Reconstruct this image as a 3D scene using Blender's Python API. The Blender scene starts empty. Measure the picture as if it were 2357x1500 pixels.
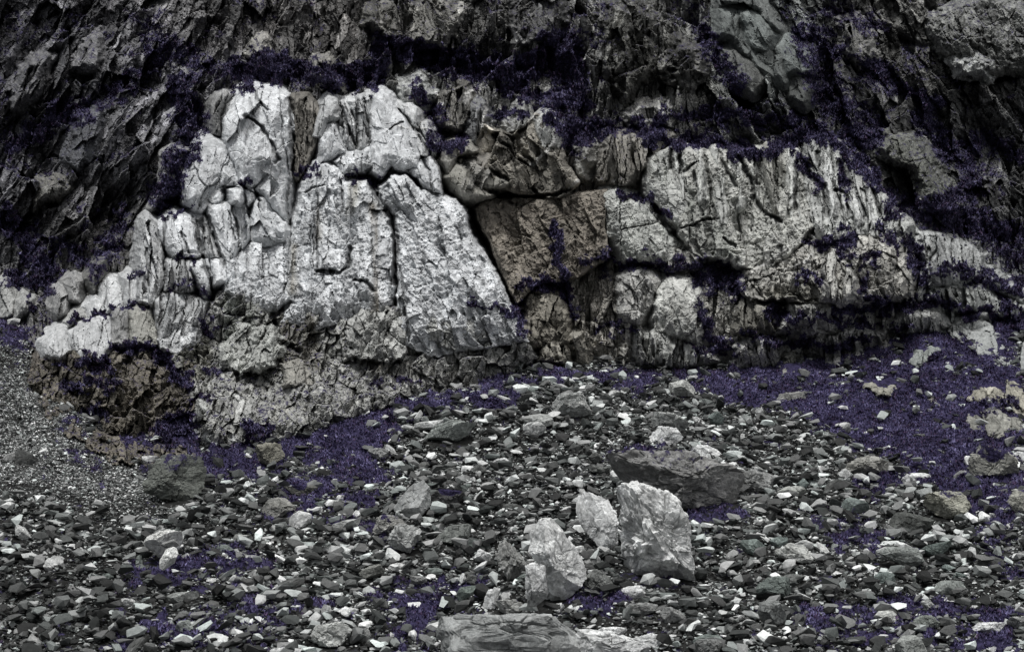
import bpy, bmesh, math
import numpy as np
# ------------------------------------------------------------------ camera, sky, sun, exposure
S = bpy.context.scene
COL = S.collection
cam_d = bpy.data.cameras.new("camera"); cam = bpy.data.objects.new("camera", cam_d); COL.objects.link(cam)
cam_d.sensor_width = 36; cam_d.lens = 60; cam_d.clip_start = 0.5; cam_d.clip_end = 2000
cam.location = (0, 0, 0); cam.rotation_euler = (math.radians(90), 0, 0)
S.camera = cam
SUN_EL, SUN_AZ = 73, -46          # azimuth: 0 = straight behind the camera, negative = from the left
W = bpy.data.worlds.new("World"); S.world = W; W.use_nodes = True
nt = W.node_tree; bg = nt.nodes['Background']
sky = nt.nodes.new('ShaderNodeTexSky'); sky.sky_type = 'NISHITA'; sky.sun_disc = False
sky.sun_elevation = math.radians(SUN_EL); sky.sun_rotation = math.radians(180 + SUN_AZ)
sky.air_density = 1.0; sky.dust_density = 6.0; sky.ozone_density = 1.0
hs = nt.nodes.new('ShaderNodeHueSaturation'); hs.inputs['Saturation'].default_value = 0.25
nt.links.new(sky.outputs[0], hs.inputs['Color']); nt.links.new(hs.outputs[0], bg.inputs[0])
bg.inputs[1].default_value = 0.058
sd = bpy.data.lights.new("sun", 'SUN'); so = bpy.data.objects.new("sun", sd); COL.objects.link(so)
sd.energy = 1.5; sd.angle = math.radians(10); sd.color = (1.0, 0.995, 0.985)
el, az = math.radians(SUN_EL), math.radians(SUN_AZ)
from mathutils import Vector, Matrix
sdir = Vector((math.cos(el)*math.sin(az), -math.cos(el)*math.cos(az), math.sin(el)))
so.rotation_euler = sdir.to_track_quat('Z', 'Y').to_euler(); so.location = sdir*60
S.view_settings.view_transform = 'Standard'; S.view_settings.look = 'None'
S.view_settings.exposure = 0.87; S.view_settings.gamma = 1.0
S.render.resolution_x = 1024; S.render.resolution_y = 651

# ------------------------------------------------------------------ numeric helpers
KP = 0.6/2357.0
def sx(u): return (u-1178.5)*KP
def sz(v): return (750.0-v)*KP
M32 = np.uint32
def hsh(a, b, s, c=0):
    with np.errstate(over='ignore'):
        h = (a.astype(np.int64).astype(M32)*M32(374761393)) ^ (b.astype(np.int64).astype(M32)*M32(668265263)) ^ M32((s*2246822519+977) & 0xffffffff)
        if not np.isscalar(c): h = h ^ (c.astype(np.int64).astype(M32)*M32(3266489917))
        h = (h ^ (h >> M32(15)))*M32(2246822519); h = (h ^ (h >> M32(13)))*M32(3266489917); h = h ^ (h >> M32(16))
    return h
def r01(h, k):
    with np.errstate(over='ignore'):
        g = h*M32(2654435761) + M32((k*1597334677+12345) & 0xffffffff); g = (g ^ (g >> M32(15)))*M32(2246822519); g = g ^ (g >> M32(14))
    return (g >> M32(8)).astype(np.float32)/np.float32(16777216)
def vnoise(x, y, s):
    xi = np.floor(x); yi = np.floor(y); fx = (x-xi).astype(np.float32); fy = (y-yi).astype(np.float32)
    fx = fx*fx*(3-2*fx); fy = fy*fy*(3-2*fy)
    def c(i, j): return r01(hsh(xi+i, yi+j, s), 1)
    return (c(0,0)*(1-fx)+c(1,0)*fx)*(1-fy)+(c(0,1)*(1-fx)+c(1,1)*fx)*fy - 0.5
def fbm(x, y, s, o=4, g=0.5):
    t = 0; a = 1.0
    for i in range(o):
        t = t + a*vnoise(x*2**i+i*17.3, y*2**i-i*9.1, s+i*7); a *= g
    return t
def vnoise3(x, y, z, s):
    xi = np.floor(x); yi = np.floor(y); zi = np.floor(z); fx = x-xi; fy = y-yi; fz = z-zi
    fx = fx*fx*(3-2*fx); fy = fy*fy*(3-2*fy); fz = fz*fz*(3-2*fz); t = 0
    for i in (0,1):
        for j in (0,1):
            for k in (0,1):
                t = t + r01(hsh(xi+i, yi+j, s, zi+k), 1)*(fx if i else 1-fx)*(fy if j else 1-fy)*(fz if k else 1-fz)
    return t-0.5
def vor(x, y, s):
    xi = np.floor(x); yi = np.floor(y)
    f1 = np.full(x.shape, 9, np.float32); f2 = f1.copy(); bh = np.zeros(x.shape, M32); bx = np.zeros(x.shape, np.float32); by = bx.copy()
    for i in (-1,0,1):
        for j in (-1,0,1):
            h = hsh(xi+i, yi+j, s)
            dx = (x-xi-i).astype(np.float32)-(0.1+0.8*r01(h,1)); dy = (y-yi-j).astype(np.float32)-(0.1+0.8*r01(h,2))
            d = dx*dx+dy*dy
            m = d < f1
            f2 = np.where(m, f1, np.minimum(f2, d)); f1 = np.where(m, d, f1)
            bh = np.where(m, h, bh); bx = np.where(m, dx, bx); by = np.where(m, dy, by)
    return np.sqrt(f1), np.sqrt(f2), bh, bx, by
def vor3(x, y, z, s):
    xi = np.floor(x); yi = np.floor(y); zi = np.floor(z)
    f1 = np.full(x.shape, 9.0); f2 = f1.copy(); bh = np.zeros(x.shape, M32); bx = np.zeros(x.shape); by = bx.copy(); bz = bx.copy()
    for i in (-1,0,1):
        for j in (-1,0,1):
            for k in (-1,0,1):
                h = hsh(xi+i, yi+j, s, zi+k)
                dx = x-xi-i-r01(h,1); dy = y-yi-j-r01(h,2); dz = z-zi-k-r01(h,3); d = dx*dx+dy*dy+dz*dz; m = d < f1
                f2 = np.where(m, f1, np.minimum(f2, d)); f1 = np.where(m, d, f1); bh = np.where(m, h, bh)
                bx = np.where(m, dx, bx); by = np.where(m, dy, by); bz = np.where(m, dz, bz)
    return np.sqrt(f1), np.sqrt(f2), bh, bx, by, bz
PM = 0.0206
CM = None
def facet(u, v, cx, cy, ang, s, off, tilt, crack=0.0, cw=0.08, pc=.75):
    """broken rock: each cell is its own tilted plane; returns relief in metres and the cell hash"""
    a = math.radians(ang); c, n = math.cos(a), math.sin(a)
    X = (u*c+v*n)/cx; Y = (-u*n+v*c)/cy
    f1, f2, h, dx, dy = vor(X, Y, s)
    z = off*(r01(h,4)-0.5)+tilt*PM*((r01(h,5)-0.5)*dx*cx*2+(r01(h,6)-0.62)*dy*cy*2*0.6)
    global CM
    if crack:
        e = f2-f1; cr = np.clip(1-e/cw, 0, 1)*(r01(h,7) < pc); z = z-crack*cr; CM = np.maximum(CM, cr) if CM is not None and np.shape(CM) == np.shape(cr) else cr
    return z, h
def sstep(a, b, x):
    t = np.clip((x-a)/(b-a), 0, 1); return t*t*(3-2*t)
def sdf(px, py, poly):
    P = np.array(poly, float); n = len(P); d = np.full(px.shape, 1e9); ins = np.zeros(px.shape, bool)
    for i in range(n):
        ax, ay = P[i]; bx, by = P[(i+1) % n]; ex, ey = bx-ax, by-ay
        t = np.clip(((px-ax)*ex+(py-ay)*ey)/(ex*ex+ey*ey+1e-9), 0, 1)
        d = np.minimum(d, (px-ax-t*ex)**2+(py-ay-t*ey)**2)
        c = ((ay > py) != (by > py)) & (px < (bx-ax)*(py-ay)/((by-ay) if by != ay else 1e-9)+ax)
        ins ^= c
    return np.where(ins, 1, -1)*np.sqrt(d)
def tps(P, vals, lam=0.0):
    P = np.array(P, float); n = len(P)
    def K(A, B):
        r2 = ((A[:,None]-B[None])**2).sum(-1); return 0.5*r2*np.log(r2+1e-12)
    A = np.zeros((n+3, n+3)); A[:n,:n] = K(P, P)+lam*np.eye(n); A[:n,n] = 1; A[:n,n+1:] = P; A[n,:n] = 1; A[n+1:,:n] = P.T
    w = np.linalg.solve(A, np.concatenate([vals, [0,0,0]]))
    def f(x, y):
        sh = x.shape; Q = np.stack([x.ravel(), y.ravel()], 1); out = np.zeros(len(Q))
        for k in range(0, len(Q), 200000):
            q = Q[k:k+200000]; out[k:k+200000] = K(q, P)@w[:n]+w[n]+q@w[n+1:]
        return out.reshape(sh)
    return f
def lowres(fn, U, V, st=24):
    """evaluate a smooth function on a coarse lattice and interpolate (speed)"""
    u0, v0 = U.min()-st, V.min()-st; nu = int((U.max()-u0)/st)+3; nv = int((V.max()-v0)/st)+3
    gu, gv = np.meshgrid(u0+np.arange(nu)*st, v0+np.arange(nv)*st); G = fn(gu, gv)
    a = (U-u0)/st; b = (V-v0)/st; i = np.clip(a.astype(int), 0, nu-2); j = np.clip(b.astype(int), 0, nv-2); a = a-i; b = b-j
    return G[j,i]*(1-a)*(1-b)+G[j,i+1]*a*(1-b)+G[j+1,i]*(1-a)*b+G[j+1,i+1]*a*b

# ------------------------------------------------------------------ object helpers
def props(o, label=None, cat=None, group=None, kind=None):
    if label: o['label'] = label
    if cat: o['category'] = cat
    if group: o['group'] = group
    if kind: o['kind'] = kind
    return o
def np_mesh(name, verts, faces, mat, attrs=None, smooth=False):
    me = bpy.data.meshes.new(name); nv = len(verts); k = faces.shape[1]; nf = len(faces)
    me.vertices.add(nv); me.vertices.foreach_set('co', np.ascontiguousarray(verts, np.float32).ravel())
    me.loops.add(nf*k); me.loops.foreach_set('vertex_index', np.ascontiguousarray(faces, np.int32).ravel())
    me.polygons.add(nf); me.polygons.foreach_set('loop_start', np.arange(0, nf*k, k, dtype=np.int32))
    if smooth: me.polygons.foreach_set('use_smooth', np.ones(nf, bool))
    else: me.polygons.foreach_set('use_smooth', np.zeros(nf, bool))
    for an, av in (attrs or {}).items():
        if av.ndim == 2:
            a = me.attributes.new(an, 'FLOAT_COLOR', 'POINT'); c = np.ones((nv,4), np.float32); c[:,:3] = av; a.data.foreach_set('color', c.ravel())
        else:
            a = me.attributes.new(an, 'FLOAT', 'POINT'); a.data.foreach_set('value', av.astype(np.float32))
    me.update(calc_edges=True); me.validate()
    me.materials.append(mat)
    return me
def add(name, me, parent=None, loc=None):
    o = bpy.data.objects.new(name, me); COL.objects.link(o)
    if parent: o.parent = parent
    if loc is not None: o.location = loc
    return o

# ------------------------------------------------------------------ materials
def nn(t, ty, **kw):
    n = t.nodes.new(ty)
    for k, v in kw.items(): setattr(n, k, v)
    return n
def rock_mat(name, spec=0.25, rough=0.8, grain=1.0, streak=0.35, lichen=0.0, bump=0.5, useobj=False):
    m = bpy.data.materials.new(name); m.use_nodes = True; t = m.node_tree; b = t.nodes['Principled BSDF']; L = t.links.new
    b.inputs['Roughness'].default_value = rough; b.inputs['Specular IOR Level'].default_value = spec
    geo = nn(t, 'ShaderNodeNewGeometry'); at = nn(t, 'ShaderNodeAttribute', attribute_name='col')
    def noise(scale, detail=6, sc=None, rough_=0.6):
        n = nn(t, 'ShaderNodeTexNoise'); n.inputs['Scale'].default_value = scale; n.inputs['Detail'].default_value = detail; n.inputs['Roughness'].default_value = rough_
        if sc:
            mp = nn(t, 'ShaderNodeMapping'); mp.inputs['Scale'].default_value = sc; L(geo.outputs['Position'], mp.inputs[0]); L(mp.outputs[0], n.inputs['Vector'])
        else: L(geo.outputs['Position'], n.inputs['Vector'])
        return n.outputs['Fac']
    def mr(x, a, b_, c, d):
        r = nn(t, 'ShaderNodeMapRange'); L(x, r.inputs[0])
        for i, q in enumerate((a, b_, c, d)): r.inputs[1+i].default_value = q
        return r.outputs[0]
    def mul(a, c, op='MULTIPLY'):
        r = nn(t, 'ShaderNodeMath', operation=op)
        for i, q in enumerate((a, c)):
            if isinstance(q, (int, float)): r.inputs[i].default_value = q
            else: L(q, r.inputs[i])
        return r.outputs[0]
    n1 = mr(noise(0.9, 8, None, 0.7), 0.3, 0.7, 1-0.35*grain, 1+0.35*grain)
    n2 = mr(noise(9, 6, None, 0.7), 0.3, 0.7, 1-0.4*grain, 1+0.4*grain)
    st = mr(noise(1.0, 6, (3.2, 3.2, 0.35)), 0.38, 0.62, 1-streak, 1+streak*0.4)
    f = mul(mul(n1, n2), st)
    mx = nn(t, 'ShaderNodeVectorMath', operation='SCALE'); L(at.outputs['Color'], mx.inputs[0]); L(f, mx.inputs['Scale'])
    colr = mx.outputs[0]
    if lichen:
        lf = mul(mr(noise(14, 3), 0.60, 0.66, 0, 1), mr(noise(0.5, 5), 0.45, 0.62, 0, lichen))
        mm = nn(t, 'ShaderNodeMix', data_type='RGBA'); L(lf, mm.inputs['Factor']); L(colr, mm.inputs['A']); mm.inputs['B'].default_value = (0.42, 0.44, 0.45, 1); colr = mm.outputs['Result']
    am = nn(t, 'ShaderNodeAttribute', attribute_name='moss')
    mossf = mr(mul(am.outputs['Fac'], mr(noise(3.5, 6, None, 0.7), 0.35, 0.65, -0.35, 0.35), 'ADD'), 0.4, 0.6, 0, 1)
    mc = nn(t, 'ShaderNodeMix', data_type='RGBA'); L(mr(noise(7, 5), 0.35, 0.65, 0, 1), mc.inputs['Factor'])
    mc.inputs['A'].default_value = (0.014, 0.012, 0.028, 1); mc.inputs['B'].default_value = (0.042, 0.036, 0.085, 1)
    m2 = nn(t, 'ShaderNodeMix', data_type='RGBA'); L(mossf, m2.inputs['Factor']); L(colr, m2.inputs['A']); L(mc.outputs['Result'], m2.inputs['B'])
    L(m2.outputs['Result'], b.inputs['Base Color'])
    bp = nn(t, 'ShaderNodeBump'); bp.inputs['Strength'].default_value = bump; bp.inputs['Distance'].default_value = 0.11
    hsum = mul(noise(6, 8, (1, 1, 0.5), 0.75), mul(noise(22, 4, None, 0.7), 0.5), 'ADD')
    L(hsum, bp.inputs['Height']); L(bp.outputs[0], b.inputs['Normal'])
    return m
M_dark = rock_mat('dark cliff rock', spec=0.25, rough=0.7, streak=0.35, lichen=0.8, grain=1.1)
M_pale = rock_mat('pale buttress rock', spec=0.2, rough=0.85, streak=0.28, grain=0.55)
M_bld = rock_mat('boulder rock', spec=0.1, rough=0.8, streak=0.1, grain=0.9)
M_scree = rock_mat('scree slate', spec=0.08, rough=0.8, streak=0.0, grain=0.6, bump=0.3)
def leaf_mat(name):
    m = bpy.data.materials.new(name); m.use_nodes = True; t = m.node_tree; b = t.nodes['Principled BSDF']
    at = nn(t, 'ShaderNodeAttribute', attribute_name='col'); t.links.new(at.outputs['Color'], b.inputs['Base Color'])
    b.inputs['Roughness'].default_value = 0.7; b.inputs['Specular IOR Level'].default_value = 0.15
    return m
M_leaf = leaf_mat('purple heather')

# ------------------------------------------------------------------ the ground: slope of scree and turf, z = G(x, y)
GC = [(-400,1500,50),(0,1500,50),(600,1500,50),(1178,1500,50),(1800,1500,50),(2357,1500,50),(2750,1500,50),
 (0,1200,60),(500,1200,61),(1178,1200,60.5),(1800,1200,60.5),(2357,1200,60),(1178,2100,36),(0,2100,36),(2357,2100,36),
 (-300,745,86),(0,748,84),(0,900,74.5),(0,1020,68),(95,820,80.5),(150,950,75),(260,1008,73),(380,1022,72.5),(330,1110,67),(400,1160,63.8),
 (600,1035,69.8),(700,1080,66.8),(830,965,72.6),(1000,905,75.8),(1120,880,78),(1240,855,80),(1500,852,80.5),(1700,858,80.5),(1500,950,73.6),(1250,1000,70.5),
 (300,1003,80),(450,1018,80),(620,1020,80),(200,985,79),(1900,850,80.5),(2100,820,82),(2357,770,86),(2750,700,92),(2357,900,77.5),(2100,950,74.5),(2357,1080,66),(1800,1000,71)]
gp = [((u-1178.5)*KP*D, D) for u, v, D in GC]; gz = [sz(v)*D for u, v, D in GC]
_G = tps(gp, np.array(gz), 0.5)
def Gs(x, y): return _G(np.asarray(x, float), np.asarray(y, float))
# cached lattice for the ground
GX0, GY0, GST = -60.0, -40.0, 0.5
_gx, _gy = np.meshgrid(GX0+np.arange(241)*GST, GY0+np.arange(321)*GST)
_gl = Gs(_gx, np.maximum(_gy, 34))+.7*fbm(_gx/7, _gy/7, 44, 2); _gl = np.where(_gy < 34, _gl+(_gy-34)*0.16, _gl)
def G(x, y):
    a = (np.asarray(x, float)-GX0)/GST; b = (np.asarray(y, float)-GY0)/GST; i = np.clip(a.astype(int), 0, 239); j = np.clip(b.astype(int), 0, 319); a = np.clip(a-i,0,1); b = np.clip(b-j,0,1)
    return _gl[j,i]*(1-a)*(1-b)+_gl[j,i+1]*a*(1-b)+_gl[j+1,i]*(1-a)*b+_gl[j+1,i+1]*a*b
def hit(u, v):
    """distance at which the line of sight through a traced point meets the ground"""
    y = np.arange(44, 96, 0.05); z = G(sx(u)*y, y); k = np.where(z > sz(v)*y)[0]
    return float(y[k[0]]) if len(k) else 90.0

# turf mask on the ground, in traced coordinates
TURF = [ # polygons, strength
 ([(0,740),(70,730),(95,760),(60,800),(0,800)],.8),
 ([(240,990),(420,960),(470,1030),(600,1010),(840,950),(1000,895),(1150,885),(1200,905),(1100,940),(960,960),(900,1000),(860,1080),(930,1080),(880,1130),(800,1120),(740,1060),(640,1060),(560,1110),(470,1120),(330,1060)],1.0),
 ([(1100,880),(1240,850),(1480,845),(1600,865),(1500,905),(1380,880),(1250,885),(1180,930),(1120,960),(1060,945)],1.0),
 ([(1480,850),(1700,855),(1900,820),(2357,700),(2357,1130),(2200,1150),(2080,1080),(1960,1010),(1850,960),(1700,930),(1620,900)],1.0),
 ([(2357,1080),(2200,1090),(2140,1150),(2250,1200),(2357,1210)],.8),
 ([(1960,1095),(2060,1090),(2080,1130),(2000,1150),(1960,1120)],.9),
 ([(600,1100),(700,1080),(860,1040),(940,1110),(880,1170),(800,1180),(700,1210),(600,1180)],.62),
 ([(420,1270),(560,1260),(620,1300),(520,1360),(300,1350),(260,1320)],.72),
 ([(850,1180),(960,1240),(920,1290),(840,1260),(780,1200)],.62),
 ([(840,1330),(960,1340),(1020,1330),(1080,1320),(1130,1300),(1140,1330),(1000,1420),(960,1500),(900,1490),(930,1420),(820,1380)],.72),
 ([(1330,1365),(1420,1370),(1440,1400),(1360,1420),(1320,1395)],.95),
 ([(1540,1170),(1700,1160),(1720,1190),(1600,1210),(1560,1200)],.9),
 ([(1450,1330),(1560,1350),(1520,1370),(1450,1360)],.7),
 ([(1850,1180),(2000,1200),(2060,1240),(1990,1300),(1900,1260)],.62),
 ([(1840,1400),(2100,1390),(2357,1400),(2357,1500),(2150,1500),(1900,1490),(1820,1450)],.7),
 ([(300,1430),(500,1400),(640,1420),(640,1500),(250,1500)],.58),
 ([(500,1370),(800,1380),(760,1420),(520,1410)],.6),
 ([(1400,1050),(1520,1020),(1560,1060),(1430,1090)],.5),
 ([(1640,1000),(1800,1010),(1760,1040),(1640,1030)],.55),
 ([(120,950),(200,990),(240,1060),(230,1130),(180,1070),(130,1000)],.5),
 ([(2230,1220),(2357,1230),(2357,1350),(2260,1300)],.5)]
def turf(u, v):
    m = np.zeros(np.shape(u)); wu = u+28*fbm(u/60, v/30, 91, 3); wv = v+16*fbm(u/60, v/30, 95, 3)
    for P, s in TURF:
        d = sdf(wu, wv, P); m = np.maximum(m, (s*.9 if s > .8 else s*.93)*sstep(-34, 26, d))
    m = m+0.8*fbm(u/34, v/13, 97, 5, .62)+0.15*fbm(u/300, v/120, 33, 2)
    return m

def ground():
    ys = np.concatenate([np.arange(-38, 40, 2.0), np.geomspace(40, 104, 560)]); K = 640
    k = np.linspace(-1, 1, K)
    Y = ys[:,None]+0*k[None]; X = (k+.9*k**7)[None]*np.where(ys < 40, 40*.42+(40-ys)*.2, ys*.42)[:,None]
    Z = G(X, Y)
    U = X/np.maximum(Y,10)/KP+1178.5; V = 750-Z/np.maximum(Y,10)/KP
    tm = turf(U, V)
    Z = Z+0.25*fbm(X/2.2, Y/2.2, 5, 5)+0.05*fbm(X*2.5, Y*2.5, 15, 3)+.22*sstep(.45, .8, tm)*(.5+fbm(X/.5, Y/.5, 25, 3))
    c = np.stack([0.008+0.015*r01(hsh(np.round(X*14), np.round(Y*14), 3), 2)]*3, -1)*np.array([1.0, 1.02, 0.98])
    n0, n1 = Y.shape; idx = np.arange(n0*n1).reshape(n0, n1)
    F = np.stack([idx[:-1,:-1], idx[:-1,1:], idx[1:,1:], idx[1:,:-1]], -1).reshape(-1, 4)
    me = np_mesh('scree_slope', np.stack([X, Y, Z], -1).reshape(-1, 3), F, M_scree, {'col': c.reshape(-1, 3), 'moss': np.clip(tm, 0, 1).ravel()})
    return props(add('scree_slope', me), kind='structure')
ground()

# ------------------------------------------------------------------ the cliff
BC = [(-400,740,87),(0,745,84.6),(60,860,78.2),(150,945,76),(260,1000,74),(420,1010,73.6),(600,1025,71.4),(830,955,74.0),(1000,895,77.2),(1120,872,79.2),(1240,850,81.4),(1500,850,81.5),(1700,853,81.4),
 (1900,835,83.5),(2100,800,85.5),(2357,735,89.5),(2750,680,96),(0,500,88),(0,0,94),(-400,0,96),(600,880,76.5),(850,830,77.6),(600,600,84),(600,200,88),(600,0,93),(1178,600,84.6),(1178,200,89),(1178,0,92),(250,850,76.8),(150,880,77.0),(350,900,75.6),(450,850,77.5),
 (1178,-400,103),(1700,740,80.9),(1900,740,81.5),(1500,720,81.8),(2100,720,83.5),(1300,760,82.0),(0,-400,105),(2357,-400,108),(1700,600,84.5),(1700,300,89),(1700,0,94),(2200,500,90.5),(2357,0,99),(2357,400,94),(2100,200,95),
 (0,1250,80),(600,1250,76),(1178,1150,83),(1800,1150,84),(2357,1050,90)]
_B = tps([(u/100., v/100.) for u, v, D in BC], np.array([D for u, v, D in BC]), 0.15)
def Bs(u, v): return _B(np.asarray(u, float)/100, np.asarray(v, float)/100)

_yy = np.arange(44, 100.1, .5)
def GD(u, v):
    sh = u.shape; a = sx(u).ravel()[:,None]; c = sz(v).ravel()[:,None]; y = _yy[None]; ab = G(a*y, y+0*a)-c*y > 0
    k = np.argmax(ab, 1); return np.where(ab.any(1), _yy[k], 100.0).reshape(sh)
# vegetation on the cliff: (polyline, half width, strength) and polygons
VLINE = [([(30,330),(120,290),(220,240),(300,180),(380,120)],22,.75),([(110,255),(240,225)],14,.8),([(330,60),(420,130),(480,170)],30,.6),
 ([(545,168),(640,158),(760,168),(860,160)],26,1),([(600,120),(560,190)],24,.8),([(740,196),(850,196)],9,1),([(420,200),(440,300),(400,400),(370,450)],34,.8),
 ([(880,110),(960,120),(1100,160),(1180,170),(1290,120)],30,1),([(1290,110),(1310,180),(1300,260),(1330,300)],44,1),([(950,210),(1010,270),(1000,330)],18,.75),
 ([(1160,200),(1260,230),(1330,290),(1480,300),(1540,330)],20,.9),([(1130,260),(1200,260)],12,.8),([(1300,60),(1390,100)],12,.5),
 ([(1000,340),(1070,335)],12,.9),([(1330,300),(1400,305),(1500,300),(1530,250)],14,.9),
 ([(1560,260),(1700,265),(1830,290),(1900,310),(1960,350),(2010,400),(2060,480)],16,1),([(1560,325),(1640,320),(1700,350),(1750,355),(1820,330)],17,1),
 ([(1850,300),(1800,340)],10,.9),([(1840,360),(1870,410),(1880,440)],10,.9),([(1930,380),(1945,440)],14,.8),
 ([(1600,30),(1640,130),(1700,200)],24,.7),([(1860,100),(1920,240),(2000,290)],40,.75),([(1930,20),(2010,60)],30,.6),([(1990,140),(2100,220),(2150,240)],20,.9),
 ([(1860,60),(1960,130)],18,.7),([(2020,320),(1960,300)],22,.8),([(2130,280),(2240,400),(2210,470)],30,.75),([(2240,320),(2357,360)],22,.7),
 ([(2100,470),(2200,500),(2357,560)],30,.85),([(2190,470),(2300,560),(2357,600)],24,.8),([(2090,480),(2050,500)],8,.9),
 ([(2180,600),(2357,660)],12,.9),([(2150,620),(2260,650),(2357,720)],12,.9),
 ([(1420,440),(1480,455),(1540,510)],9,1),([(1272,535),(1285,600),(1300,650)],11,.95),([(1340,600),(1400,590)],12,.9),([(1400,600),(1540,610),(1600,620)],9,.95),
 ([(1200,660),(1240,650),(1300,670)],13,.9),([(1190,700),(1210,760)],10,.9),([(1080,690),(1160,712),(1200,730)],6,.95),([(1300,660),(1330,720)],9,.8),
 ([(1610,645),(1650,645),(1690,670)],20,.9),([(1560,600),(1700,640)],18,.7),([(1620,700),(1630,760),(1680,800)],12,.8),([(1850,560),(1960,560),(1940,545)],12,1),([(1930,590),(2010,600)],13,.9),([(1830,640),(1880,645)],9,.9),
 ([(1980,650),(2010,700)],16,.8),([(2100,560),(2130,650)],16,.9),([(2020,530),(2060,560)],12,.8),([(1780,710),(1830,740)],12,.9),
 ([(1730,775),(1800,785),(1900,800),(1990,785)],10,.9),([(1930,712),(2150,700),(2357,740)],12,.9),([(1600,800),(1700,800)],14,.7),
 ([(1780,740),(1900,730),(2100,760)],8,.8),([(1380,750),(1470,760)],8,.7),
 ([(680,405),(730,385)],7,.95),([(800,410),(870,420)],6,.95),([(560,420),(580,430)],8,.8),([(420,598),(450,600)],6,.9),([(470,745),(490,760)],12,1),([(380,670),(420,665)],5,.9),
 ([(440,650),(470,680)],8,.7),([(270,706),(350,703)],5,1),([(160,745),(250,722)],5,1),([(250,795),(340,800),(380,830)],10,1),([(200,830),(250,850)],18,1),([(130,840),(150,845)],9,.9),
 ([(380,830),(420,870)],16,.9),([(150,890),(280,880)],9,.7),([(180,950),(230,950)],12,.8),([(470,855),(500,860)],9,.9),([(0,500),(60,540),(90,600),(110,650)],28,.8),([(120,560),(230,610)],14,.7),([(280,500),(260,560),(210,620)],20,.7),
 ([(20,640),(90,660)],14,.9),([(60,690),(75,710)],10,.9),([(180,520),(240,500)],10,.5),([(330,620),(300,640)],8,.7),([(370,500),(440,480)],7,.8),([(440,905),(500,910)],6,.9),([(560,985),(620,1000)],12,.9),([(430,975),(380,1000)],30,1),
 ([(840,900),(900,880),(960,890)],8,.6),([(2150,820),(2220,840)],12,.8),([(2070,905),(2130,905)],8,1),([(2200,940),(2330,935)],12,1)]
def vegmask(U, V):
    m = np.zeros(U.shape, np.float32); wu = U+24*fbm(U/30, V/30, 61, 4, .65); wv = V+30*fbm(U/22, V/26, 65, 4, .65)
    for L, w, s in VLINE:
        P = np.array(L, float); lo = P.min(0)-2.2*w-12; hi = P.max(0)+2.2*w+12
        sel = (wu > lo[0]) & (wu < hi[0]) & (wv > lo[1]) & (wv < hi[1])
        if not sel.any(): continue
        a = wu[sel]; b = wv[sel]; d = np.full(a.shape, 1e9)
        for i in range(len(P)-1):
            ax, ay = P[i]; ex, ey = P[i+1]-P[i]; t = np.clip(((a-ax)*ex+(b-ay)*ey)/(ex*ex+ey*ey), 0, 1)
            d = np.minimum(d, np.hypot(a-ax-t*ex, b-ay-t*ey))
        m[sel] = np.maximum(m[sel], s*sstep(1.7*w, 0.5*w, d))
    br = .5+.9*fbm(U/18, V/9, 72, 4)+.5*fbm(U/70, V/40, 73, 2)
    return m*np.clip(.55+br*.75, 0, 1.15)
# natural colour of the rock from place to place: (u, v, ru, rv, r, g, b, weight)
TONES = [(100,250,420,330,0.155,0.155,0.165,1),(480,60,220,120,0.149,0.146,0.146,1),(250,560,200,150,0.112,0.110,0.105,1),(700,40,200,120,0.149,0.144,0.138,1),
 (1000,60,160,90,0.162,0.159,0.151,1),(1350,60,260,140,0.189,0.189,0.182,1),(1550,170,150,160,0.169,0.170,0.159,1),(1080,210,140,70,0.311,0.311,0.297,1.2),(1180,280,180,60,0.270,0.270,0.257,1),
 (1130,380,170,90,0.213,0.202,0.185,1),(1250,520,160,120,0.129,0.118,0.103,1.5),(1330,350,80,80,0.190,0.185,0.168,1),(1450,370,110,70,0.258,0.249,0.230,1.3),(1750,120,140,120,0.189,0.203,0.196,1),(1950,250,140,180,0.135,0.135,0.131,1),
 (2200,100,200,120,0.176,0.176,0.165,1.1),(2250,330,160,160,0.101,0.102,0.101,1),(2150,420,100,90,0.090,0.090,0.083,1),(2250,560,140,60,0.078,0.078,0.078,1),(1560,280,200,40,0.162,0.162,0.159,1),
 (1330,720,130,110,0.350,0.335,0.299,1.2),(1500,720,90,90,0.524,0.524,0.495,1),(1700,720,130,90,0.378,0.372,0.342,1.2),(1900,720,200,60,0.481,0.481,0.451,1.2),(2250,620,140,80,0.403,0.414,0.403,1.2),(2250,800,140,90,0.269,0.286,0.280,1.2),
 (1650,820,100,40,0.336,0.336,0.325,1),(1900,800,200,40,0.437,0.437,0.423,1),(260,900,170,90,0.140,0.123,0.099,1.4),(250,700,150,70,0.134,0.132,0.123,1),(560,980,150,60,0.470,0.470,0.459,1.2),(730,900,150,50,0.280,0.280,0.263,1),(850,880,160,40,0.246,0.246,0.230,1),(0,700,70,60,0.336,0.336,0.325,1)]
def tones(U, V):
    def one(k):
        def f(u, v):
            A = 0; Wt = 1e-6
            for t in TONES:
                w = t[7]*np.exp(-((u-t[0])/t[2])**2*1.6-((v-t[1])/t[3])**2*1.6)+1e-5; A = A+w*t[4+k]; Wt = Wt+w
            return A/Wt
        return lowres(f, U, V, 16)
    return np.stack([one(0), one(1), one(2)], -1)

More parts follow.
